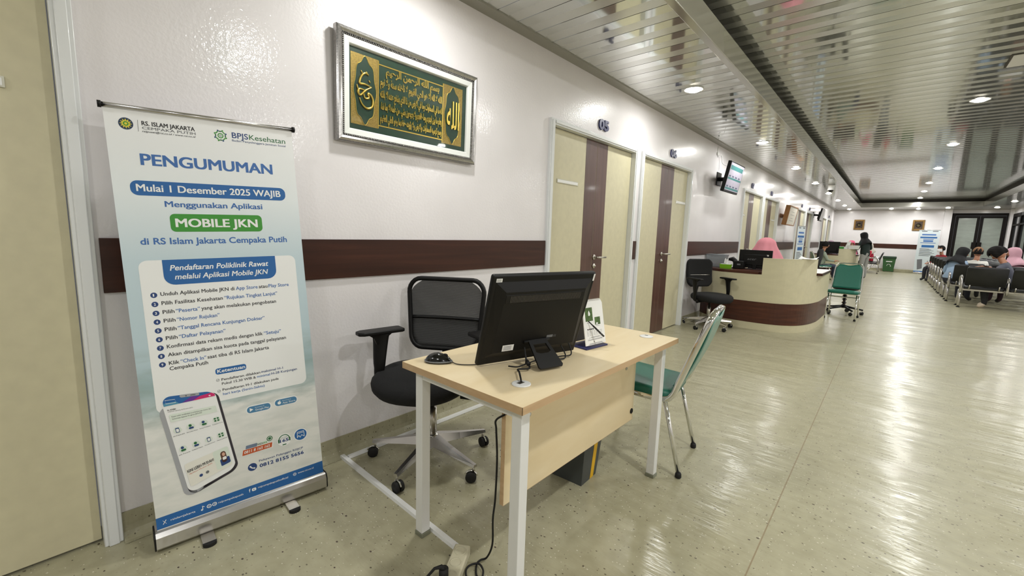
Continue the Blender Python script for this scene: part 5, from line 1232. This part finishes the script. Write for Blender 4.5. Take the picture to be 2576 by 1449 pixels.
    b = MB(); b.merge([v.co for v in m2.vertices], [tuple(f.vertices) for f in m2.polygons], [ms[region(f.center)] for f in m2.polygons]); bpy.data.meshes.remove(m2)
    H = J['hd'][0]+R_ @ V((.012, 0, .045)); HR = R_ @ RZ(head_yaw) @ RY(head_pitch)
    def hf(co):
        x, y, z = co; fr = max(0, x)
        return V((x*(1-.10*max(0, -z))+(.06*max(0, 1-abs(y)*5)*max(0, 1-abs(z+.15)*4) if x > .6 else 0)-.06*fr*max(0, 1-abs(z-.12)*5), y*(1-.18*max(0, -z)), z*(1.04 if z < 0 else 1)))
    b.ball(H, (.098, .076, .115), ms['skin'], HR, 22, 16, hf)
    P_ = lambda x, y, z: H+HR @ V((x, y, z))
    b.tube([P_(.088, 0, .022), P_(.106, 0, -.012), P_(.111, 0, -.022), P_(.093, 0, -.032)], [.007, .011, .013, .008], ms['skin'], 8)
    for s_ in (-1, 1):
        b.ball(P_(.084, s_*.032, .012), (.010, .014, .008), mat('eye_white', (228, 224, 218), .3), HR, 10, 6); b.ball(P_(.092, s_*.032, .012), (.004, .006, .006), M_HAIR, HR, 8, 6)
        b.tube([P_(.093, s_*.016, .034), P_(.090, s_*.034, .038), P_(.078, s_*.050, .033)], [.003, .004, .002], M_HAIR, 6)
        b.ball(P_(-.005, s_*.077, -.002), (.018, .009, .03), ms['skin'], HR, 10, 8)
    b.tube([P_(.086, -.022, -.058), P_(.095, 0, -.056), P_(.086, .022, -.058)], [.004, .007, .004], mat('lips', (140, 74, 70), .5), 8)
    bo = b.build('body', r)
    if mask:
        m = MB(); m.grid(lambda a, c: P_(.012+.100*math.cos((a-.5)*2.5)*(1+.12*math.sin(PI*c)), .084*math.sin((a-.5)*2.5), -.10+.10*c), 12, 8, M_PAPER); solid(m.build('face_mask', r), .003)
    W_ = mat('headwear_%d_%d_%d' % wear_rgb, wear_rgb, .85)
    if wear == 'hijab':
        m = MB(); NK, CH = J['nk0'][0], J['che'][0]
        prof = [(0, .119, .002), (.02, .118, .022), (.05, .112, .05), (.12, .092, .088), (.22, .05, .108), (.32, 0, .112), (.42, -.045, .106), (.52, -.095, .097)]
        def hj(a, t_):
            th = 2*PI*a
            if t_ <= .52:
                for (t0, z0, r0), (t1, z1, r1) in zip(prof, prof[1:]):
                    if t0 <= t_ <= t1+1e-6: q = (t_-t0)/(t1-t0); z, rr_ = z0+(z1-z0)*q, r0+(r1-r0)*q; break
                return P_(rr_*math.cos(th)*1.0-.004, rr_*math.sin(th)*.84, z)
            q = (t_-.52)/.48; top = P_(.097*math.cos(th), .082*math.sin(th), -.095)
            fold = 1+.06*math.sin(7*th+1.3)*q; w_ = .088+.105*math.sin(min(q*1.3, 1)*PI/2)
            cen = NK.lerp(CH, max(0, q*1.15-.15))+V((.01, 0, .03*(1-q)))
            tgt = cen+R_ @ V((w_*.86*math.cos(th)*fold, w_*1.04*math.sin(th)*fold, .03*q*math.cos(2*th)-.04*q*math.cos(th)))
            s2 = q*q*(3-2*q); s2 = min(1, q*1.4) if q > 0 else 0
            return top.lerp(tgt, s2)
        m.grid(lambda a, c: hj(a, c), 40, 26, W_, wrap=True, skip=lambda a, c: .15 < c < .53 and (a < .145*(1-((c-.34)/.2)**4*.6) or a > 1-.145*(1-((c-.34)/.2)**4*.6)))
        solid(m.build('headscarf', r), .008, 1.)
    elif wear == 'veil':        # loose scarf falling all round the bowed head
        m = MB(); Hc = H+V((-.01, 0, 0))
        def vl(a, t_):
            th = 2*PI*a; rr_ = (.004+.118*math.sin(min(t_/.45, 1)*PI/2))+(.115*max(0, t_-.40)/.6)
            z = .130-.115*(1-math.cos(min(t_/.45, 1)*PI/2))-.42*max(0, t_-.42)
            f_ = 1+.20*math.sin(5*th+.8+2*t_)*max(0, t_-.2)+.09*math.sin(11*th+1)*max(0, t_-.15)
            return Hc+V((rr_*f_*math.cos(th)*.92, rr_*f_*math.sin(th)*1.05, z+.012*math.sin(5*th+2)*t_))
        m.grid(vl, 56, 20, W_, wrap=True); solid(m.build('headscarf', r), .006, 1.)
    elif wear in ('hair', 'cap'):
        hs_ = hair_scale; HM = M_HAIR
        m = MB()
        def hr(a, t_):
            th = 2*PI*a; ph = t_*PI*.66; bump_ = 1+.05*math.sin(7*th+3*ph)*math.sin(ph)+.03*math.sin(13*th-11*ph)
            low = 1.0
            return P_(-.006+.110*hs_*math.sin(ph)*math.cos(th)*bump_, .090*hs_*math.sin(ph)*math.sin(th)*bump_, .012+.118*hs_*math.cos(ph))
        m.grid(hr, 44, 18, HM, wrap=True, skip=lambda a, c: c > .60+.05*math.sin(31*a) and (a < .17 or a > .83)); ho = m.build('hair', r); solid(ho, .012, 0); sub(ho)
        if wear == 'cap':
            m = MB(); m.grid(lambda a, c: P_(.112*math.sin(c*PI*.52)*math.cos(2*PI*a), .094*math.sin(c*PI*.52)*math.sin(2*PI*a), .02+.118*math.cos(c*PI*.52)), 24, 8, W_, wrap=True)
            m.grid(lambda a, c: P_(.09+.075*c*(1-.6*(2*a-1)**2), (-.075+.15*a), .025-.012*c), 10, 4, W_); solid(m.build('cap', r), .005, 1.)
    r.scale = (k, k, k)
    return r
D_ = math.radians
person('seated person in a pink headscarf bowed behind the near counter monitor', (.675, 7.86, -.06), D_(-88), lean=.30, head_pitch=1.2, k=1.04, shirt=(60, 52, 60), wear='veil', wear_rgb=(206, 132, 142))
person('seated person in grey-green shirt and blue jeans with black hair before the farther counter', (.47, 17.1, -.02), D_(18), lean=.05, head_yaw=.3, k=.95, shirt=(142, 152, 136), pants=(58, 66, 88), shoes=(206, 200, 186), wear='hair', arms={'R': ((.12, -.25, .68), (.33, -.12, .66), (.40, -.08, .67))})
person('seated person in a mauve headscarf behind the farther counter, only the top showing', (.50, 19.1, 0), D_(-90), lean=.1, k=.97, shirt=(70, 60, 70), wear='hijab', wear_rgb=(150, 126, 140))
person('seated person in a bright pink headscarf behind the white tray of the farther counter', (1.04, 19.45, 0), D_(-80), lean=.12, head_pitch=.3, k=.985, shirt=(90, 40, 60), wear='hijab', wear_rgb=(224, 104, 136))
person('standing person with black headscarf, dark green top and grey trousers seen from behind', (1.52, 18.36, 0), D_(140), 'stand', lean=.17, head_yaw=.1, head_pitch=.1, k=.945, shirt=(22, 36, 32), pants=(150, 150, 146), shoes=(40, 38, 38), wear='hijab', wear_rgb=(14, 13, 14), arms={'R': ((.06, -.27, 1.06), (.22, -.17, 1.10), (.29, -.13, 1.12)), 'L': ((.10, .24, 1.05), (.30, .15, 1.06), (.37, .11, 1.07))}, legs={'R': ((.05, -.09, .47), (.02, -.09, .09), (.14, -.10, .04)), 'L': ((.03, .09, .47), (-.10, .10, .10), (.02, .11, .04))})
person('seated person in red jacket and pale headscarf left of the green wheeled bin', (1.57, 22.95, -.02), D_(180), lean=.12, head_pitch=.25, k=.95, shirt=(186, 40, 62), pants=(66, 70, 64), wear='hijab', wear_rgb=(196, 188, 176), arms={'L': ((.08, .24, .68), (.30, .10, .72), (.36, .06, .75))})
person('seated person in dark red shirt with a white face mask in the far bench rows', (3.42, 20.38, -.02), D_(215), lean=.0, head_yaw=.25, k=.93, shirt=(140, 28, 36), pants=(40, 40, 46), wear='hair', mask=True)
person('seated person in pale blue shirt and black headscarf leaning forward on a bench', (3.20, 13.72, -.02), D_(48), lean=.30, head_yaw=-.4, head_pitch=.15, k=.96, shirt=(150, 172, 198), pants=(44, 46, 56), wear='hijab', wear_rgb=(14, 14, 16))
person('seated person in white shirt and brown cap seen from behind between the bench rows', (3.66, 14.68, -.02), D_(85), lean=.02, head_yaw=.2, k=.93, shirt=(222, 220, 212), pants=(56, 56, 60), wear='cap', wear_rgb=(132, 96, 66))
man = person('seated person with bushy black hair and grey shirt bending over a phone', (3.98, 12.66, -.02), D_(165), lean=.34, head_pitch=.55, k=.98, shirt=(84, 86, 98), pants=(22, 22, 24), shoes=(196, 180, 160), wear='hair', hair_scale=1.28, sleeve=False, arms={'L': ((.22, .30, .78), (.30, .34, .86), (.37, .30, .87)), 'R': ((.30, -.20, .74), (.44, .06, .83), (.47, .14, .85))}, legs={'L': ((.36, .16, .50), (.30, .18, .10), (.40, .20, .045)), 'R': ((.38, -.12, .50), (.34, -.12, .10), (.44, -.13, .045))})
person('seated person in pale pink headscarf at right edge of view, dark red top', (4.14, 13.72, -.02), D_(118), lean=.12, head_yaw=.85, head_pitch=.1, k=.96, shirt=(196, 150, 164), pants=(60, 40, 50), wear='hijab', wear_rgb=(212, 164, 178))
ph = thing('mobile_phone', 'black mobile phone held over the back of the nearest bench', 'phone', (3.53, 12.40, .845), D_(20))
MB().box((0, 0, .012), (.15, .075, .009), M_BLACKG, .004, RY(.25)).build('casing', ph)
